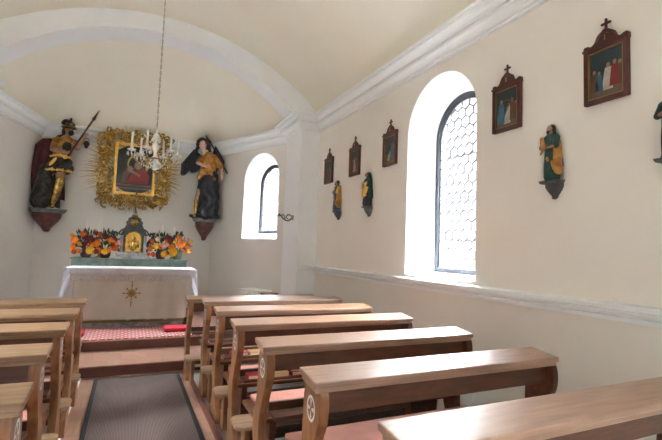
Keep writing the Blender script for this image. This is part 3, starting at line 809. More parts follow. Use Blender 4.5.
# ------------------------------------------------------------------ stations of the cross
ROM = ['I', 'II', 'III', 'IV', 'V']
def station(i, y, label, scene):
    r = thing('station_picture', label, 'picture', (XR - .002, y, 2.466), -PI / 2, 'stations of the cross on the right wall')
    # local x towards the camera, -y into the room, z up
    w, h, b_ = .135, .358, .028
    mb = MB()
    for (x0, x1, z0, z1) in ((-w, -w + b_, 0, h), (w - b_, w, 0, h), (-w + b_, w - b_, 0, b_), (-w + b_, w - b_, h - b_, h)):
        mb.box(x0, x1, -.032, 0, z0, z1, .005)
    mb.box(-w - .004, w + .004, -.038, 0, h - .012, h + .002, .002)
    mb.build('moulding', M['frame'], r)
    mb = MB(); g = .006; a, c = w - b_, b_
    for (x0, x1, z0, z1) in ((-a, -a + g, c, h - c), (a - g, a, c, h - c), (-a, a, c, c + g), (-a, a, h - c - g, h - c)): mb.box(x0, x1, -.027, -.01, z0, z1)
    mb.build('gilt_edge', M['framegold'], r)
    half = smooth_poly([(w + .004, h), (w + .002, h + .022), (w - .022, h + .028), (w - .045, h + .018), (.068, h + .034), (.05, h + .07), (.022, h + .09), (.012, h + .10)], 4)
    cr = MB().prism(half + [(-x, z) for x, z in half[::-1]], -.026, 0, 'y', .003).build('crest', M['frame'], r)
    for s in (-1, 1): MB().ball((s * (w - .012), -.024, h + .014), (.015, .01, .014), 8).build('rosette', M['frame'], cr)
    mb = MB()
    mb.tube([(x, -.028, z + .0) for x, z in [(-.05, h + .03), (-.035, h + .06), (0, h + .075), (.035, h + .06), (.05, h + .03)]], .004, 6)
    mb.build('crest_carving', M['frame'], cr)
    mb = MB(); W = {'I': .010, 'V': .022}; tot = sum(W[ch] for ch in ROM[i]) ; x = -tot / 2; z0, z1 = h + .028, h + .058
    for ch in ROM[i]:
        if ch == 'I': mb.box(x + .003, x + .007, -.0285, -.025, z0, z1).box(x + .0005, x + .0095, -.0285, -.025, z0, z0 + .003).box(x + .0005, x + .0095, -.0285, -.025, z1 - .003, z1)
        else:
            mb.prism([(x + .001, z1), (x + .006, z1), (x + .0125, z0), (x + .0095, z0)], -.0285, -.025, 'y'); mb.prism([(x + .021, z1), (x + .017, z1), (x + .0095, z0), (x + .0125, z0)], -.0285, -.025, 'y')
        x += W[ch]
    mb.build('numeral', M['numeral'], cr)
    zt = h + .095
    mb = MB().box(-.006, .006, -.018, -.006, zt, zt + .062, .001).box(-.022, .022, -.018, -.006, zt + .034, zt + .046, .001)
    for (px, pz) in ((-.024, .04), (.024, .04), (0, .064)): mb.ball((px, -.012, zt + pz), .0085, 8)
    mb.build('cross_finial', M['frame'], cr)
    # picture
    mb = MB(); a -= .002; zb, ztp = c, h - c; mid = zb + (ztp - zb) * .36
    flat(mb, 0, [(-a, mid), (a, mid), (a, ztp), (-a, ztp)], -.012); flat(mb, 1, [(-a, zb), (a, zb), (a, mid), (-a, mid)], -.012)
    for (fx, fz, hh, mi, lean) in scene:
        ww = hh * .16; zf = zb + fz; yy = -.0125 - .0003 * (hash((fx, fz)) % 5)
        flat(mb, mi, [(fx - ww * 1.25, zf), (fx + ww * 1.25, zf), (fx + ww * .9 + lean * .6, zf + hh * .6), (fx + ww * .7 + lean, zf + hh * .82), (fx - ww * .7 + lean, zf + hh * .82), (fx - ww * .9 + lean * .6, zf + hh * .6)], yy)
        ell(mb, 6, fx + lean * 1.15, zf + hh * .90, hh * .075, hh * .095, yy - .0001, 10)
    if i in (1, 2, 3, 4):
        mb.mi = 5; 
        for (p, q) in (((-.02, .10), (.05, .25)), ((-.035, .22), (.07, .20)),):
            dx, dz = q[0] - p[0], q[1] - p[1]; l = math.hypot(dx, dz); nx, nz = -dz / l * .005, dx / l * .005
            mb.face([(p[0] + nx, -.0145, zb + p[1] + nz), (q[0] + nx, -.0145, zb + q[1] + nz), (q[0] - nx, -.0145, zb + q[1] - nz), (p[0] - nx, -.0145, zb + p[1] - nz)])
    mb.build('painting', [M['ptsky'], M['ptground'], M['ptwhite'], M['ptblue'], M['ptred'], M['ptdull'], M['ptskin']], r)
W2, B3, R4, D5 = 2, 3, 4, 5
station(0, 1.62, 'framed station picture nearest the camera, white robed figure between dark red ones', [(-.075, .05, .14, D5, 0), (-.045, .045, .13, B3, 0), (.005, .045, .17, W2, .005), (.05, .06, .16, R4, 0), (.08, .06, .15, D5, 0)])
station(1, 2.385, 'framed station picture just right of the tall window, blue robed figure beside a cross bearer', [(-.06, .04, .19, B3, .005), (.0, .03, .16, W2, .015), (.06, .05, .17, D5, -.01), (.085, .06, .13, R4, 0)])
station(2, 4.03, 'framed station picture just left of the tall window', [(-.03, .03, .12, W2, .03), (.04, .05, .18, B3, 0), (.075, .05, .15, D5, 0)])
station(3, 4.86, 'framed station picture, middle of the three between window and chancel arch', [(-.01, .03, .19, W2, 0), (.05, .05, .15, D5, 0), (-.06, .05, .14, R4, 0)])
station(4, 5.655, 'framed station picture closest to the chancel arch', [(0, .03, .17, R4, 0), (.05, .05, .15, B3, 0), (-.055, .05, .14, D5, 0)])

# ------------------------------------------------------------------ figures
def pleat(amp, freq, ztop, zbot):
    def f(co, nrm_):
        k = min(1, max(0, (ztop - co.z) / (ztop - zbot))); a = math.atan2(co.y, co.x)
        d = amp * k * math.sin(a * freq + 2.2 * math.sin(co.z * 14))
        return co + Vector((nrm_.x, nrm_.y, 0)) * d
    return f
def head_mb(mb, c, r, face=Vector((0, -1, 0))):
    c = Vector(c); f = face.normalized(); s_ = Vector((-f.y, f.x, 0)).normalized()
    mb.ball(c, (r * .80, r * .9, r * 1.12), 16)
    mb.ball(c + f * r * .22 + Vector((0, 0, -r * .55)), (r * .55, r * .55, r * .5), 12)
    mb.cap(c + f * r * .85 + Vector((0, 0, r * .12)), r * .10, c + f * r * 1.08 + Vector((0, 0, -r * .22)), r * .16, 8)
    mb.ball(c + f * r * .80 + Vector((0, 0, r * .25)), (r * .45, r * .2, r * .12), 8)
    mb.ball(c + f * r * .82 + Vector((0, 0, -r * .5)), (r * .24, r * .14, r * .1), 8)
    for q in (-1, 1): mb.ball(c + s_ * q * r * .82, (r * .14, r * .2, r * .28), 8)
def eyes(root, c, r, face=Vector((0, -1, 0))):
    c = Vector(c); f = face.normalized(); s_ = Vector((-f.y, f.x, 0)).normalized()
    for q in (-1, 1): MB().ball(c + f * r * .86 + s_ * q * r * .34 + Vector((0, 0, r * .08)), (r * .13, r * .09, r * .08), 8).build('eye', M['hair'], root)
def hand(mb, w, d, s_, size=.045):
    """palm and five curled fingers: w wrist, d pointing direction, s_ side the thumb leaves on"""
    w, d, s_ = Vector(w), Vector(d).normalized(), Vector(s_).normalized(); n = d.cross(s_).normalized()
    mb.ball(w + d * size * .5, (size * .45,) * 3, 8)
    for k in range(4):
        o = w + d * size * .8 + s_ * (k - 1.5) * size * .24; l = size * (.65, .8, .75, .55)[k]
        mb.cap(o, size * .13, o + d * l * .6 + n * l * .2, size * .115, 6).cap(o + d * l * .6 + n * l * .2, size * .115, o + d * l * .75 + n * l * .7, size * .09, 6)
    o = w + d * size * .35 - s_ * size * .4
    mb.cap(o, size * .15, o - s_ * size * .3 + d * size * .4 + n * size * .2, size * .11, 6)
def console(root, w, h, dpt, m1, m2):
    MB().prism([(-w, 0), (w, 0), (w * .9, -h * .12), (w * .84, -h * .17), (-w * .84, -h * .17), (-w * .9, -h * .12)], -dpt, 0, 'y', .006).build('console_top', m1, root)
    prof = smooth_poly([(w * .8, -h * .17), (w * .78, -h * .35), (w * .62, -h * .55), (w * .42, -h * .72), (w * .26, -h * .86), (w * .20, -h * .95), (.0, -h)], 4)
    mb = MB(); n_ = 9; rows = []
    for k in range(n_ + 1):
        a = PI * k / n_
        rows.append([mb.b.verts.new((x * math.cos(a), -math.sin(a) * dpt * .92 * (x / (w * .8)) ** .7 if x > 0 else 0, z)) for x, z in prof])
    for a, b_ in zip(rows, rows[1:]):
        for k in range(len(prof) - 1):
            f = mb.b.faces.new((a[k], b_[k], b_[k + 1], a[k + 1])); f.smooth = True
    mb.face([(x, 0, z) for x, z in prof] + [(-x, 0, z) for x, z in prof[::-1][1:]])
    mb.ball((0, -dpt * .2, -h * .97), (w * .2, dpt * .22, h * .07), 10)
    mb.build('console_bracket', m2, root)

V = Vector
# --- warrior saint, left corner
ws = thing('warrior_statue', 'tall painted warrior saint on a wall console left of the altar, raising a lance', 'statue', (-1.30, 8.80, 2.03), math.radians(14))
console(ws, .27, .38, .26, M['console'], M['redmarble'])
mb = MB()   # body: legs, torso, arms
mb.cap((.02, -.12, .80), .10, (.03, -.24, .50), .065).cap((.03, -.24, .50), .065, (-.01, -.13, .12), .042)   # raised forward leg
mb.cap((-.08, -.09, .80), .10, (-.14, -.12, .45), .066).cap((-.14, -.12, .45), .066, (-.17, -.08, .10), .042)
mb.cap((-.01, -.10, .80), .125, (.02, -.11, 1.10), .13).cap((.02, -.11, 1.10), .13, (.03, -.11, 1.22), .10)
mb.cap((.03, -.11, 1.22), .05, (.04, -.13, 1.34), .045)
head_mb(mb, (.045, -.15, 1.405), .078, V((.35, -1, 0)))
mb.cap((.14, -.12, 1.20), .060, (.20, -.26, 1.10), .050).cap((.20, -.26, 1.10), .050, (.27, -.31, 1.31), .036)    # right-of-picture arm up to the lance
mb.cap((-.10, -.12, 1.20), .058, (-.15, -.22, 1.02), .046).cap((-.15, -.22, 1.02), .046, (.02, -.30, .98), .034)
hand(mb, (.27, -.31, 1.31), (.6, -.1, .6), (.5, .2, -.7), .06); hand(mb, (.02, -.30, .98), (.9, -.2, .1), (0, .3, 1), .06)
blob(mb, 'body', M['skin'], ws, .009, 2)
eyes(ws, (.045, -.15, 1.405), .078, V((.35, -1, 0)))
mb = MB().cap((-.0, -.105, .86), .145, (.02, -.115, 1.10), .15).cap((.02, -.115, 1.10), .15, (.03, -.115, 1.20), .115)
for s in (-1, 1): mb.ball((.03 + s * .13, -.12, 1.20), (.075, .075, .065), 12)
mb.cap((.15, -.12, 1.19), .072, (.19, -.22, 1.12), .060).cap((-.11, -.12, 1.19), .068, (-.14, -.18, 1.08), .058)
blob(mb, 'tunic', M['orange'], ws, .012, 2, pleat(.006, 9, 1.2, .8))
mb = MB().ball((-.0, -.11, .84), (.19, .16, .09), 16).ball((-.0, -.12, .72), (.225, .19, .13), 16)
blob(mb, 'armour_skirt', M['armour'], ws, .012, 2, pleat(.016, 13, .86, .66))
MB().tube([(-.14, -.2, 1.0), (.02, -.28, 1.02), (.14, -.2, 1.14)], .016, 8).build('shoulder_strap', M['goldbright'], ws)
mb = MB().tube([(-.17, -.18, .90), (-.05, -.27, .93), (.1, -.25, .91), (.17, -.15, .90)], .018, 8)
mb.ball((-.12, -.26, .80), (.03, .02, .09), 10, Matrix.Rotation(.5, 3, 'Y')).ball((.04, -.29, .90), (.035, .02, .04), 8)
mb.build('gold_sash', M['goldbright'], ws); mb = MB()
for k in range(17):
    a = PI + PI * k / 16; mb.ball((.20 * math.cos(a), -.12 + .17 * math.sin(a), .67), (.024, .016, .022 + .01 * (k % 2)), 8)
mb.build('skirt_fringe', M['goldbright'], ws)
mb = MB().ball((.04, -.28, 1.08), (.07, .02, .09), 12)
mb.build('breast_scarf', M['armour'], ws)
for (a, k_, b_) in (((.03, -.235, .48), (.015, -.20, .3), (-.01, -.13, .10)), ((-.14, -.12, .44), (-.155, -.10, .26), (-.17, -.08, .10))):
    mb = MB().cap(a, .074, k_, .066).cap(k_, .066, b_, .05)
    f_ = V(b_); mb.cap(f_ + V((0, 0, -.045)), .045, f_ + V((0, -.12, -.06)), .034)
    mb.ball(V(a) + V((0, -.04, .03)), (.05, .035, .05), 10)
    blob(mb, 'boot', M['gold'] if a[0] > 0 else M['armour'], ws, .009, 1)
def drape(name, m, root, fn, nu=40, nv=30, th_=.012):
    mb = MB(); g = [[mb.b.verts.new(fn(i / nu, j / nv)) for j in range(nv + 1)] for i in range(nu + 1)]
    for i in range(nu):
        for j in range(nv):
            f = mb.b.faces.new((g[i][j], g[i + 1][j], g[i + 1][j + 1], g[i][j + 1])); f.smooth = True
    bmesh.ops.recalc_face_normals(mb.b, faces=mb.b.faces[:]); bmesh.ops.solidify(mb.b, geom=mb.b.faces[:], thickness=th_)
    return mb.build(name, m, root)
drape('cloak', M['maroon'], ws, lambda u, v: (-.25 + .42 * u - .06 * math.sin(v * PI) * (1 - u) + .06 * v, -.07 - .05 * math.sin(u * PI) + .015 * math.sin(u * 26 + v * 3), 1.30 - .22 * (1 - u) ** 2 - 1.15 * v + .03 * math.sin(u * 9)))
drape('under_drape', M['armour'], ws, lambda u, v: (-.25 + .42 * u, -.07 - .04 * math.sin(u * PI) + .014 * math.sin(u * 22 + 1), .74 - .68 * v - .04 * math.sin(u * 8)))
mb = MB().ball((.04, -.14, 1.46), (.088, .095, .065), 16).lathe([(.118, 0), (.125, .012), (.08, .035)], (.04, -.14, 1.445), 18)
mb.ball((.045, -.14, 1.52), (.04, .07, .03), 10)
for k in range(7):
    t = k / 6; mb.ball((-.05 - .03 * math.sin(t * PI) + .15 * t, -.10, 1.50 + .07 * math.sin(t * PI * .8 + .4)), (.036, .034, .036), 8)
mb.ball((-.05, -.1, 1.545), (.03, .03, .04), 8).ball((.05, -.12, 1.60), (.022, .022, .04), 8)
hl = blob(mb, 'plumed_helmet', M['hair'], ws, .008, 1)
MB().tube([(.04 + .118 * math.cos(a * PI / 10), -.14 + .118 * math.sin(a * PI / 10), 1.45) for a in range(21)], .006, 6).ball((.05, -.25, 1.485), (.022, .012, .028), 8).build('helmet_trim', M['gold'], hl)
mb = MB().ball((.075, -.205, 1.345), (.045, .04, .05), 10).ball((-.02, -.12, 1.38), (.04, .05, .08), 10)
blob(mb, 'beard', M['hair'], ws, .007, 1)
mb = MB().cap((-.04, -.05, .66), .15, (-.11, -.08, .30), .14).cap((-.11, -.08, .30), .14, (-.12, -.09, .12), .14)
blob(mb, 'long_underskirt', M['armour'], ws, .013, 2, pleat(.02, 11, .7, .2))
for o_ in [x for x in bpy.data.objects if x.parent == ws or (x.parent and x.parent.parent == ws)]:
    if o_.type == 'MESH' and not o_.name.startswith(('console', 'cloak', 'under', 'long')):
        for v in o_.data.vertices: v.co.x += .05 + .08 * v.co.z
ln = tag(MB().tube([(.20, -.30, .92), (.555, -.36, 1.66)], .015, 8).ball((.54, -.355, 1.63), .028, 8).tube([(.54, -.355, 1.63), (.57, -.36, 1.70), (.62, -.37, 1.81)], .028, 8, .004).build('lance', M['hair'], None),
         'thin dark lance slanting up from the hand of the left warrior statue', 'lance')
Rz = Matrix.Translation(ws.location) @ Matrix.Rotation(math.radians(14), 4, 'Z'); ln.matrix_world = Rz
mb = MB().lathe([(.012, -.005), (.02, 0), (.05, .07), (.055, .075), (.03, .12), (.012, .13)], (.46, -.33, 1.10), 14).tube([(.41 + .1 * k / 8, -.32, 1.23 + .05 * math.sin(k * PI / 8)) for k in range(9)], .005, 6)
vs = mb.build('small_pail', M['armour'], None); tag(vs, 'small dark pail hanging from the raised hand of the warrior statue', 'pail'); vs.matrix_world = Rz

# --- angel, right corner
an = thing('angel_statue', 'painted angel statue on a wall console right of the altar, dark wings and ochre bodice', 'statue', (1.34, 8.77, 2.03), math.radians(-14))
console(an, .22, .42, .24, M['console'], M['redmarble'])
mb = MB().cap((0, -.11, .85), .11, (.0, -.11, 1.12), .115).cap((.0, -.11, 1.12), .11, (.0, -.11, 1.20), .085).cap((0, -.11, 1.22), .05, (-.07, -.15, 1.35), .045)
head_mb(mb, (-.10, -.18, 1.43), .085, V((-.35, -1, -.1)))
mb.cap((.13, -.11, 1.20), .055, (.27, -.17, 1.0), .046).cap((.27, -.17, 1.0), .046, (.30, -.26, .80), .034)
mb.cap((-.10, -.12, 1.19), .05, (-.16, -.24, 1.06), .042).cap((-.16, -.24, 1.06), .042, (-.02, -.31, 1.0), .03)
mb.cap((-.12, -.15, .55), .05, (-.14, -.20, .36), .055).cap((-.14, -.20, .36), .055, (-.15, -.18, .10), .036)
mb.cap((-.15, -.18, .06), .04, (-.16, -.30, .04), .03)
hand(mb, (.30, -.26, .80), (.1, -.2, -1), (.8, -.3, .1), .055); hand(mb, (-.02, -.31, 1.0), (1, -.1, -.2), (0, 0, 1), .05)
blob(mb, 'body', M['skinl'], an, .009, 2); eyes(an, (-.10, -.18, 1.43), .085, V((-.35, -1, -.1)))
mb = MB().cap((.03, -.11, .92), .15, (.03, -.11, 1.12), .155).cap((.02, -.11, 1.12), .15, (.02, -.11, 1.22), .11)
mb.cap((.13, -.11, 1.20), .078, (.26, -.17, 1.02), .066).cap((-.10, -.12, 1.18), .066, (-.15, -.22, 1.08), .056)
mb.cap((.04, -.2, .88), .10, (.13, -.2, .76), .07).cap((-.05, -.2, .9), .09, (-.12, -.2, .78), .05)
blob(mb, 'bodice', M['orange'], an, .011, 2, pleat(.006, 9, 1.2, .7))
mb = MB().cap((.06, -.12, .80), .175, (.06, -.12, .40), .20).cap((.06, -.12, .40), .20, (.05, -.12, .14), .21).ball((.04, -.12, .04), (.26, .19, .06), 14)
mb.cap((-.06, -.12, .80), .10, (-.09, -.14, .52), .075)
blob(mb, 'robe', M['navy'], an, .012, 2, pleat(.018, 11, .85, .25))
mb = MB().cap((-.145, -.195, .32), .062, (-.15, -.18, .10), .045).ball((-.14, -.21, .36), (.055, .045, .05), 10).cap((-.15, -.2, .05), .048, (-.16, -.31, .035), .035)
blob(mb, 'boot', M['gold'], an, .008, 1)
mb = MB(); 
for k in range(26):
    a = rnd.uniform(-.3, PI + .3); mb.ball((-.09 + .105 * math.cos(a), -.13 + rnd.uniform(-.05, .05), 1.46 + .10 * math.sin(a)), rnd.uniform(.032, .046), 8)
for s in (-1, 1):
    for k in range(5): mb.ball((-.09 + s * (.10 + .014 * k), -.13, 1.41 - .04 * k), .036, 8)
mb.ball((-.08, -.105, 1.45), (.11, .08, .12), 12)
blob(mb, 'hair', M['hair'], an, .009, 1)
def wing(root, pts, name='wing', m=M['navy']):
    """leading edge bone and layered feathers"""
    mb = MB(); sh, el, tp = [V(p) for p in pts]
    mb.tube([sh, el, el.lerp(tp, .5), tp], .03, 8, .008)
    for k in range(15):
        t = k / 14; o = sh.lerp(el, t * 2) if t < .5 else el.lerp(tp, t * 2 - 1)
        d = V((sh.x * .15 + (tp.x - o.x) * .35, 0, -.18 - .32 * (1 - abs(t - .55)))); d = d.normalized() * (.18 + .26 * math.sin(PI * min(1, t * .75 + .15)))
        s_ = V((.022 if d.z < 0 else .022, 0, 0)); y_ = -.004 * (k % 3)
        mb.prism([((o - s_).x, (o - s_).z), ((o + s_).x, (o + s_).z), ((o + d * .8 + s_).x, (o + d * .8).z), ((o + d).x, (o + d).z), ((o + d * .8 - s_).x, (o + d * .8).z)], o.y + y_ - .006, o.y + y_ + .006, 'y')
    return mb.build(name, m, root)
wing(an, [(-.08, -.02, 1.18), (-.28, .02, 1.36), (-.48, .0, 1.08)])
wing(an, [(.08, -.02, 1.22), (.14, -.06, 1.44), (.30, -.10, 1.18)])
sw = tag(MB().tube([(.0, -.06, 1.58), (.40, -.20, .90)], .013, 8).box(-.05, .05, -.09, -.07, 1.535, 1.55).tube([(-.02, -.06, 1.58), (-.06, -.05, 1.66)], .022, 8, .012).build('angel_staff', M['hair'], None),
         'dark staff slanting behind the shoulder of the angel statue', 'staff')
sw.matrix_world = Matrix.Translation(an.location) @ Matrix.Rotation(math.radians(-14), 4, 'Z')
mb = MB()
for k in range(9): mb.ball((rnd.uniform(-.26, .12), -.2 + rnd.uniform(-.05, .05), .03 + rnd.uniform(-.02, .03)), (.05, .04, .035), 8)
blob(mb, 'rocky_base', M['armour'], an, .01, 1)

# --- small wall figures
def figurine(label, y, zb, H, robe, cloak, drapec, hood=False, child=False, cons='consolegrey', name='saint_figurine', tilt=0):
    r = thing(name, label, 'statuette', (XR - .001, y, zb), -PI / 2, 'carved saints on the right wall')
    console(r, .075, .12, .085, M[cons], M[cons])
    s = H / .42; oy = -.045; Z = lambda p: (p[0] * s, oy + p[1] * s, p[2] * s)
    mb = MB()
    mb.cap(Z((0, 0, .20)), .038 * s, Z((0, 0, .30)), .042 * s).cap(Z((0, 0, .33)), .014 * s, Z((.0, -.005, .36)), .013 * s)
    head_mb(mb, Z((-.004, -.010, .385)), .026 * s, V((-.2, -1, -.15)))
    mb.cap(Z((-.045, 0, .315)), .016 * s, Z((-.055, -.03, .25)), .013 * s).cap(Z((-.055, -.03, .25)), .013 * s, Z((-.01, -.055, .26)), .010 * s)
    mb.cap(Z((.045, 0, .315)), .016 * s, Z((.058, -.03, .25)), .013 * s).cap(Z((.058, -.03, .25)), .013 * s, Z((.0, -.058, .235)), .010 * s)
    hand(mb, Z((-.01, -.055, .26)), (1, -.2, .2), (0, -.2, 1), .016 * s); hand(mb, Z((.0, -.058, .235)), (-1, -.2, .2), (0, -.2, 1), .016 * s)
    blob(mb, 'body', M['skin'], r, .0035, 1)
    mb = MB().cap(Z((0, 0, .31)), .042 * s, Z((0, 0, .2)), .048 * s).cap(Z((0, 0, .2)), .048 * s, Z((.004, 0, .03)), .056 * s).ball(Z((.004, 0, .012)), (.062 * s, .045 * s, .014 * s), 12)
    blob(mb, 'robe', M[robe], r, .0045, 1, pleat(.004, 10, .3 * s, .1 * s))
    mb = MB()
    mb.cap(Z((-.044, .0, .315)), .024 * s, Z((-.056, -.028, .25)), .021 * s).cap(Z((.044, .0, .315)), .024 * s, Z((.058, -.028, .25)), .021 * s)
    mb.cap(Z((.0, .02, .32)), .045 * s, Z((.03, .02, .12)), .042 * s).cap(Z((-.02, .015, .32)), .04 * s, Z((-.02, .02, .16)), .035 * s)
    if hood: mb.ball(Z((.002, .012, .385)), (.036 * s, .034 * s, .04 * s), 12).cap(Z((0, .02, .36)), .034 * s, Z((0, .02, .30)), .045 * s)
    blob(mb, 'cloak', M[cloak], r, .0045, 1, pleat(.003, 8, .33 * s, .1 * s))
    mb = MB()
    if drapec[1] == 'front': mb.cap(Z((-.03, -.035, .27)), .030 * s, Z((0, -.035, .13)), .036 * s).cap(Z((.03, -.03, .27)), .028 * s, Z((0, -.035, .13)), .032 * s)
    else: mb.cap(Z((.04, -.01, .22)), .022 * s, Z((.055, .0, .07)), .034 * s).cap(Z((-.0, -.04, .16)), .014 * s, Z((.05, -.02, .09)), .026 * s).cap(Z((.058, .01, .28)), .012 * s, Z((.066, .01, .06)), .018 * s)
    blob(mb, 'gilt_drape', M[drapec[0]], r, .004, 1, pleat(.004, 12, .3 * s, .05 * s))
    if not hood:
        mb = MB().ball(Z((.0, .006, .392)), (.028 * s, .026 * s, .03 * s), 12)
        for q in (-1, 1): mb.cap(Z((q * .024, .0, .38)), .012 * s, Z((q * .028, .0, .345)), .011 * s)
        mb.ball(Z((-.008, -.028, .362)), (.014 * s, .010 * s, .014 * s), 8)
        blob(mb, 'hair', M['hair'], r, .0035, 1)
    if child:
        c_ = tag(blob(MB().ball(Z((-.030, -.062, .305)), .016 * s, 10).cap(Z((-.030, -.060, .285)), .016 * s, Z((-.022, -.060, .235)), .02 * s).cap(Z((-.02, -.062, .235)), .011 * s, Z((-.03, -.075, .19)), .008 * s), 'child_figure', M['orange'], None, .004, 1),
                 'tiny gilded child held in the arms of the green cloaked figurine', 'figurine')
        c_.matrix_world = Matrix.Translation(r.location) @ Matrix.Rotation(-PI / 2, 4, 'Z')
    return r
figurine('carved saint in green cloak holding a child, on a slate console between two pictures', 1.975, 2.02, .385, 'green', 'green', ('orange', 'side'), child=True)
figurine('carved saint closest to the chancel arch, golden cloak over a blue robe', 5.29, 2.04, .42, 'blue', 'goldbright', ('orange', 'side'))
figurine('carved hooded saint with golden mantle, under the picture left of the tall window', 4.46, 2.04, .41, 'navy', 'green', ('goldbright', 'front'), hood=True, cons='console')
figurine('carved dark saint cut off by the right edge of the photo', 1.262, 2.05, .385, 'navy', 'green', ('orange', 'side'))

# ------------------------------------------------------------------ chandelier
ch = thing('chandelier', 'small crystal chandelier with white candle tubes hanging before the golden frame', 'chandelier', (.205, 5.0, 2.29))
MB().lathe([(.005, 0), (.025, .01), (.03, .03), (.015, .05), (.02, .07), (.05, .10), (.055, .13), (.02, .16), (.015, .20), (.035, .24), (.04, .27), (.015, .31), (.012, .35), (.04, .37), (.03, .39), (.008, .42), (.006, .46)], seg=16).build('stem', M['crystal'], ch)
MB().lathe([(.02, .115), (.062, .12), (.062, .135), (.02, .14)], seg=16).build('hub', M['brass'], ch)
for k in range(6):
    a = 2 * PI * k / 6 + .12; ca, sa = math.cos(a), math.sin(a); R_ = .235
    P = lambda r_, z: (r_ * ca, r_ * sa, z)
    arm = MB().tube(smooth_poly([P(.05, .125), P(.11, .07), P(.18, .08), P(R_, .15), P(R_, .185)], 6), .007, 8).build('arm', M['brass'], ch)
    cp = MB().lathe([(.012, 0), (.04, .012), (.045, .022), (.018, .024), (.016, .05), (.02, .055)], P(R_, .18), 14).build('drip_pan', M['crystal'], arm)
    MB().lathe([(.0115, 0), (.0115, .14), (.006, .15)], P(R_, .235), 12).build('candle_tube', M['wax'], arm)
    mb = MB()
    for q in range(8):
        t = 2 * PI * q / 8; c0 = V(P(R_, .18)) + V((.042 * math.cos(t), .042 * math.sin(t), .0))
        mb.ball(c0 + V((0, 0, -.012)), .005, 6).ball(c0 + V((0, 0, -.032)), (.006, .006, .014), 6)
    for q in range(9):
        t = q / 8; mb.ball(V(P(.03 + (R_ - .04) * t, .36 - .16 * t - .10 * math.sin(PI * t))), .0065, 6)
        mb.ball(V(P(.04 + (R_ - .05) * t, .045 + .10 * t * t - .02 * math.sin(PI * t))), (.006, .006, .011), 6)
    mb.build('pendants', M['crystal'], arm)
mb = MB()
for q in range(14):
    t = 2 * PI * q / 14
    for rr, z in ((.055, .10), (.04, .36), (.045, .35)): mb.ball((rr * math.cos(t), rr * math.sin(t), z - .02), (.007, .007, .018), 6)
mb.build('centre_pendants', M['crystal'], ch)
mb = MB(); z = .45
top = arcz(.205) - 2.29
k = 0
while z < top - .02:
    a = 0 if k % 2 else PI / 2
    pts = [(.007 * math.cos(t) * math.cos(a), .007 * math.cos(t) * math.sin(a), z + .022 + .022 * math.sin(t)) for t in [2 * PI * q / 8 for q in range(9)]]
    mb.tube(pts, .0028, 5); z += .036; k += 1
mb.build('chain', M['chain'], ch)
MB().lathe([(.01, top - .05), (.045, top - .03), (.06, top - .001)], seg=16).build('ceiling_canopy', M['brass'], ch)

# wall sconce on the chancel side of the pilaster
sc = thing('wall_sconce', 'small scrolled metal candle sconce on the white pilaster beside the chancel window', 'sconce', (XR - PX, 6.30, 1.98))
sc.scale = (1.25, 1.4, 1.25)
MB().lathe([(.035, 0), (.03, .01), (.012, .02)], (0, 0, 0), 14, Matrix.Rotation(-PI / 2, 4, 'Y')).build('backplate', M['brass'], sc)
mb = MB().tube(smooth_poly([(-.01, 0, 0), (-.06, 0, -.04), (-.12, 0, -.02), (-.16, 0, .02), (-.18, 0, .01)], 6), .009, 8)
mb.tube(smooth_poly([(-.02, 0, .02), (-.06, 0, .035), (-.09, 0, .0), (-.06, 0, -.015)], 6), .007, 8).tube(smooth_poly([(-.10, 0, -.02), (-.12, 0, .03), (-.15, 0, .02)], 6), .006, 8)
mb.lathe([(.012, 0), (.04, .012), (.015, .016), (.015, .03)], (-.18, 0, .01), 14)
mb.build('bracket', M['iron'], sc)
MB().lathe([(.012, .03), (.012, .12), (.004, .13)], (-.18, 0, .01), 12).build('wax_candle', M['wax'], sc)

# white cabinet, wooden stool and greenery in the chancel
t_ = (V(APR1) - V(APR0)).normalized(); rz = math.atan2(t_.y, t_.x)
cb = thing('low_cabinet', 'low white cabinet standing below the chancel window', 'cabinet', (2.01, 7.23, .26), rz)
MB().box(-.24, .24, -.13, .13, .03, .50, .004).build('carcass', M['white'], cb)
MB().box(-.255, .255, -.15, .15, .50, .525, .004).build('cabinet_top', M['white'], cb)
for s in (-1, 1):
    d_ = MB().box(min(s * .01, s * .23), max(s * .01, s * .23), .13, .145, .05, .48, .003).build('door', M['white'], cb)
    MB().ball((s * .04, .152, .28), .01, 8).build('knob', M['brass'], d_)
tl = thing('wooden_stool', 'small brown wooden stool beside the low white cabinet', 'stool', (2.15, 6.885, .26), rz)
MB().box(-.105, .105, -.105, .105, .44, .50, .006).build('seat', M['pewend'], tl)
for sx in (-1, 1):
    for sy in (-1, 1): MB().box(sx * .085 - .015, sx * .085 + .015, sy * .085 - .015, sy * .085 + .015, 0, .44, .003).build('leg', M['pewend'], tl)
pg = thing('potted_greenery', 'small dark green plant on the floor at the right foot of the altar', 'plant', (.86, 6.93, .272))
MB().lathe([(.035, 0), (.05, .05), (.052, .055)], seg=14).build('pot', M['pot'], pg)
mb = MB()
for k in range(40):
    a = rnd.uniform(0, 6.28); e = rnd.uniform(.1, 1.4); d = V((math.cos(a) * math.cos(e), math.sin(a) * math.cos(e), math.sin(e))); s_ = d.cross(V((0, 0, 1))).normalized() * .012
    o = V((0, 0, .05)); mb.face([o, o + d * .05 + s_, o + d * rnd.uniform(.07, .12), o + d * .05 - s_])
mb.build('foliage', M['leaf'], pg)

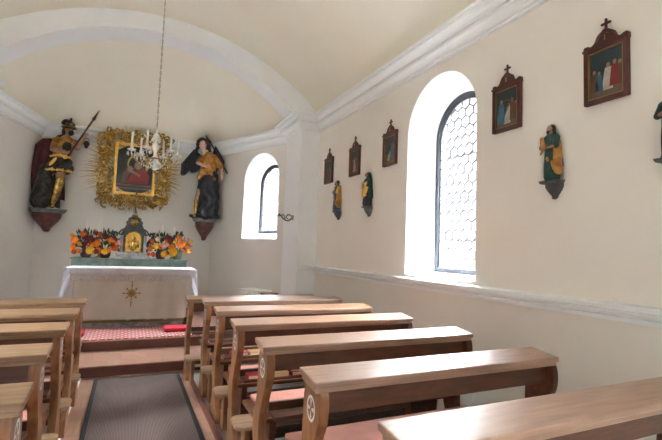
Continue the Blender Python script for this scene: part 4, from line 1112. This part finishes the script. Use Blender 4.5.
# ------------------------------------------------------------------ light
w = bpy.data.worlds.new('overcast sky'); S.world = w; w.use_nodes = True
nt = w.node_tree; nd = nt.nodes; bg = nd['Background']
tc = nd.new('ShaderNodeTexCoord'); sp = nd.new('ShaderNodeSeparateXYZ'); cr = nd.new('ShaderNodeValToRGB')
nt.links.new(tc.outputs['Generated'], sp.inputs[0]); nt.links.new(sp.outputs['Z'], cr.inputs[0])
cr.color_ramp.elements[0].position = 0; cr.color_ramp.elements[0].color = (.009, .0095, .009, 1)
cr.color_ramp.elements[1].position = 1; cr.color_ramp.elements[1].color = (.95, .98, 1.0, 1)
for p_, v_ in ((.05, .009), (.37, .010), (.42, .3), (.56, .72)):
    e_ = cr.color_ramp.elements.new(p_); e_.color = (v_ * .95, v_ * .98, v_, 1)
nt.links.new(cr.outputs[0], bg.inputs['Color']); bg.inputs['Strength'].default_value = 40

# ------------------------------------------------------------------ camera
yaw, pitch, roll, foc = math.radians(25.075), math.radians(4.0), math.radians(2.058), 430.0
cam = bpy.data.cameras.new('camera'); co = bpy.data.objects.new('camera', cam); C.objects.link(co)
fwd = V((math.sin(yaw) * math.cos(pitch), math.cos(yaw) * math.cos(pitch), math.sin(pitch)))
rr = V((math.cos(yaw), -math.sin(yaw), 0)); up = rr.cross(fwd)
r2 = rr * math.cos(roll) + up * math.sin(roll); u2 = -rr * math.sin(roll) + up * math.cos(roll)
co.matrix_world = Matrix(((r2.x, u2.x, -fwd.x, 0), (r2.y, u2.y, -fwd.y, 0), (r2.z, u2.z, -fwd.z, 1.5), (0, 0, 0, 1)))
cam.sensor_width = 36; cam.lens = foc * 36 / 662; cam.clip_start = .05
S.camera = co
S.view_settings.view_transform = 'Standard'; S.view_settings.look = 'None'; S.view_settings.gamma = 1
S.view_settings.exposure = 2.3
S.cycles.max_bounces = 16; S.cycles.diffuse_bounces = 12; S.cycles.glossy_bounces = 6; S.cycles.transparent_max_bounces = 12
S.cycles.sample_clamp_indirect = 12; S.cycles.use_denoising = True
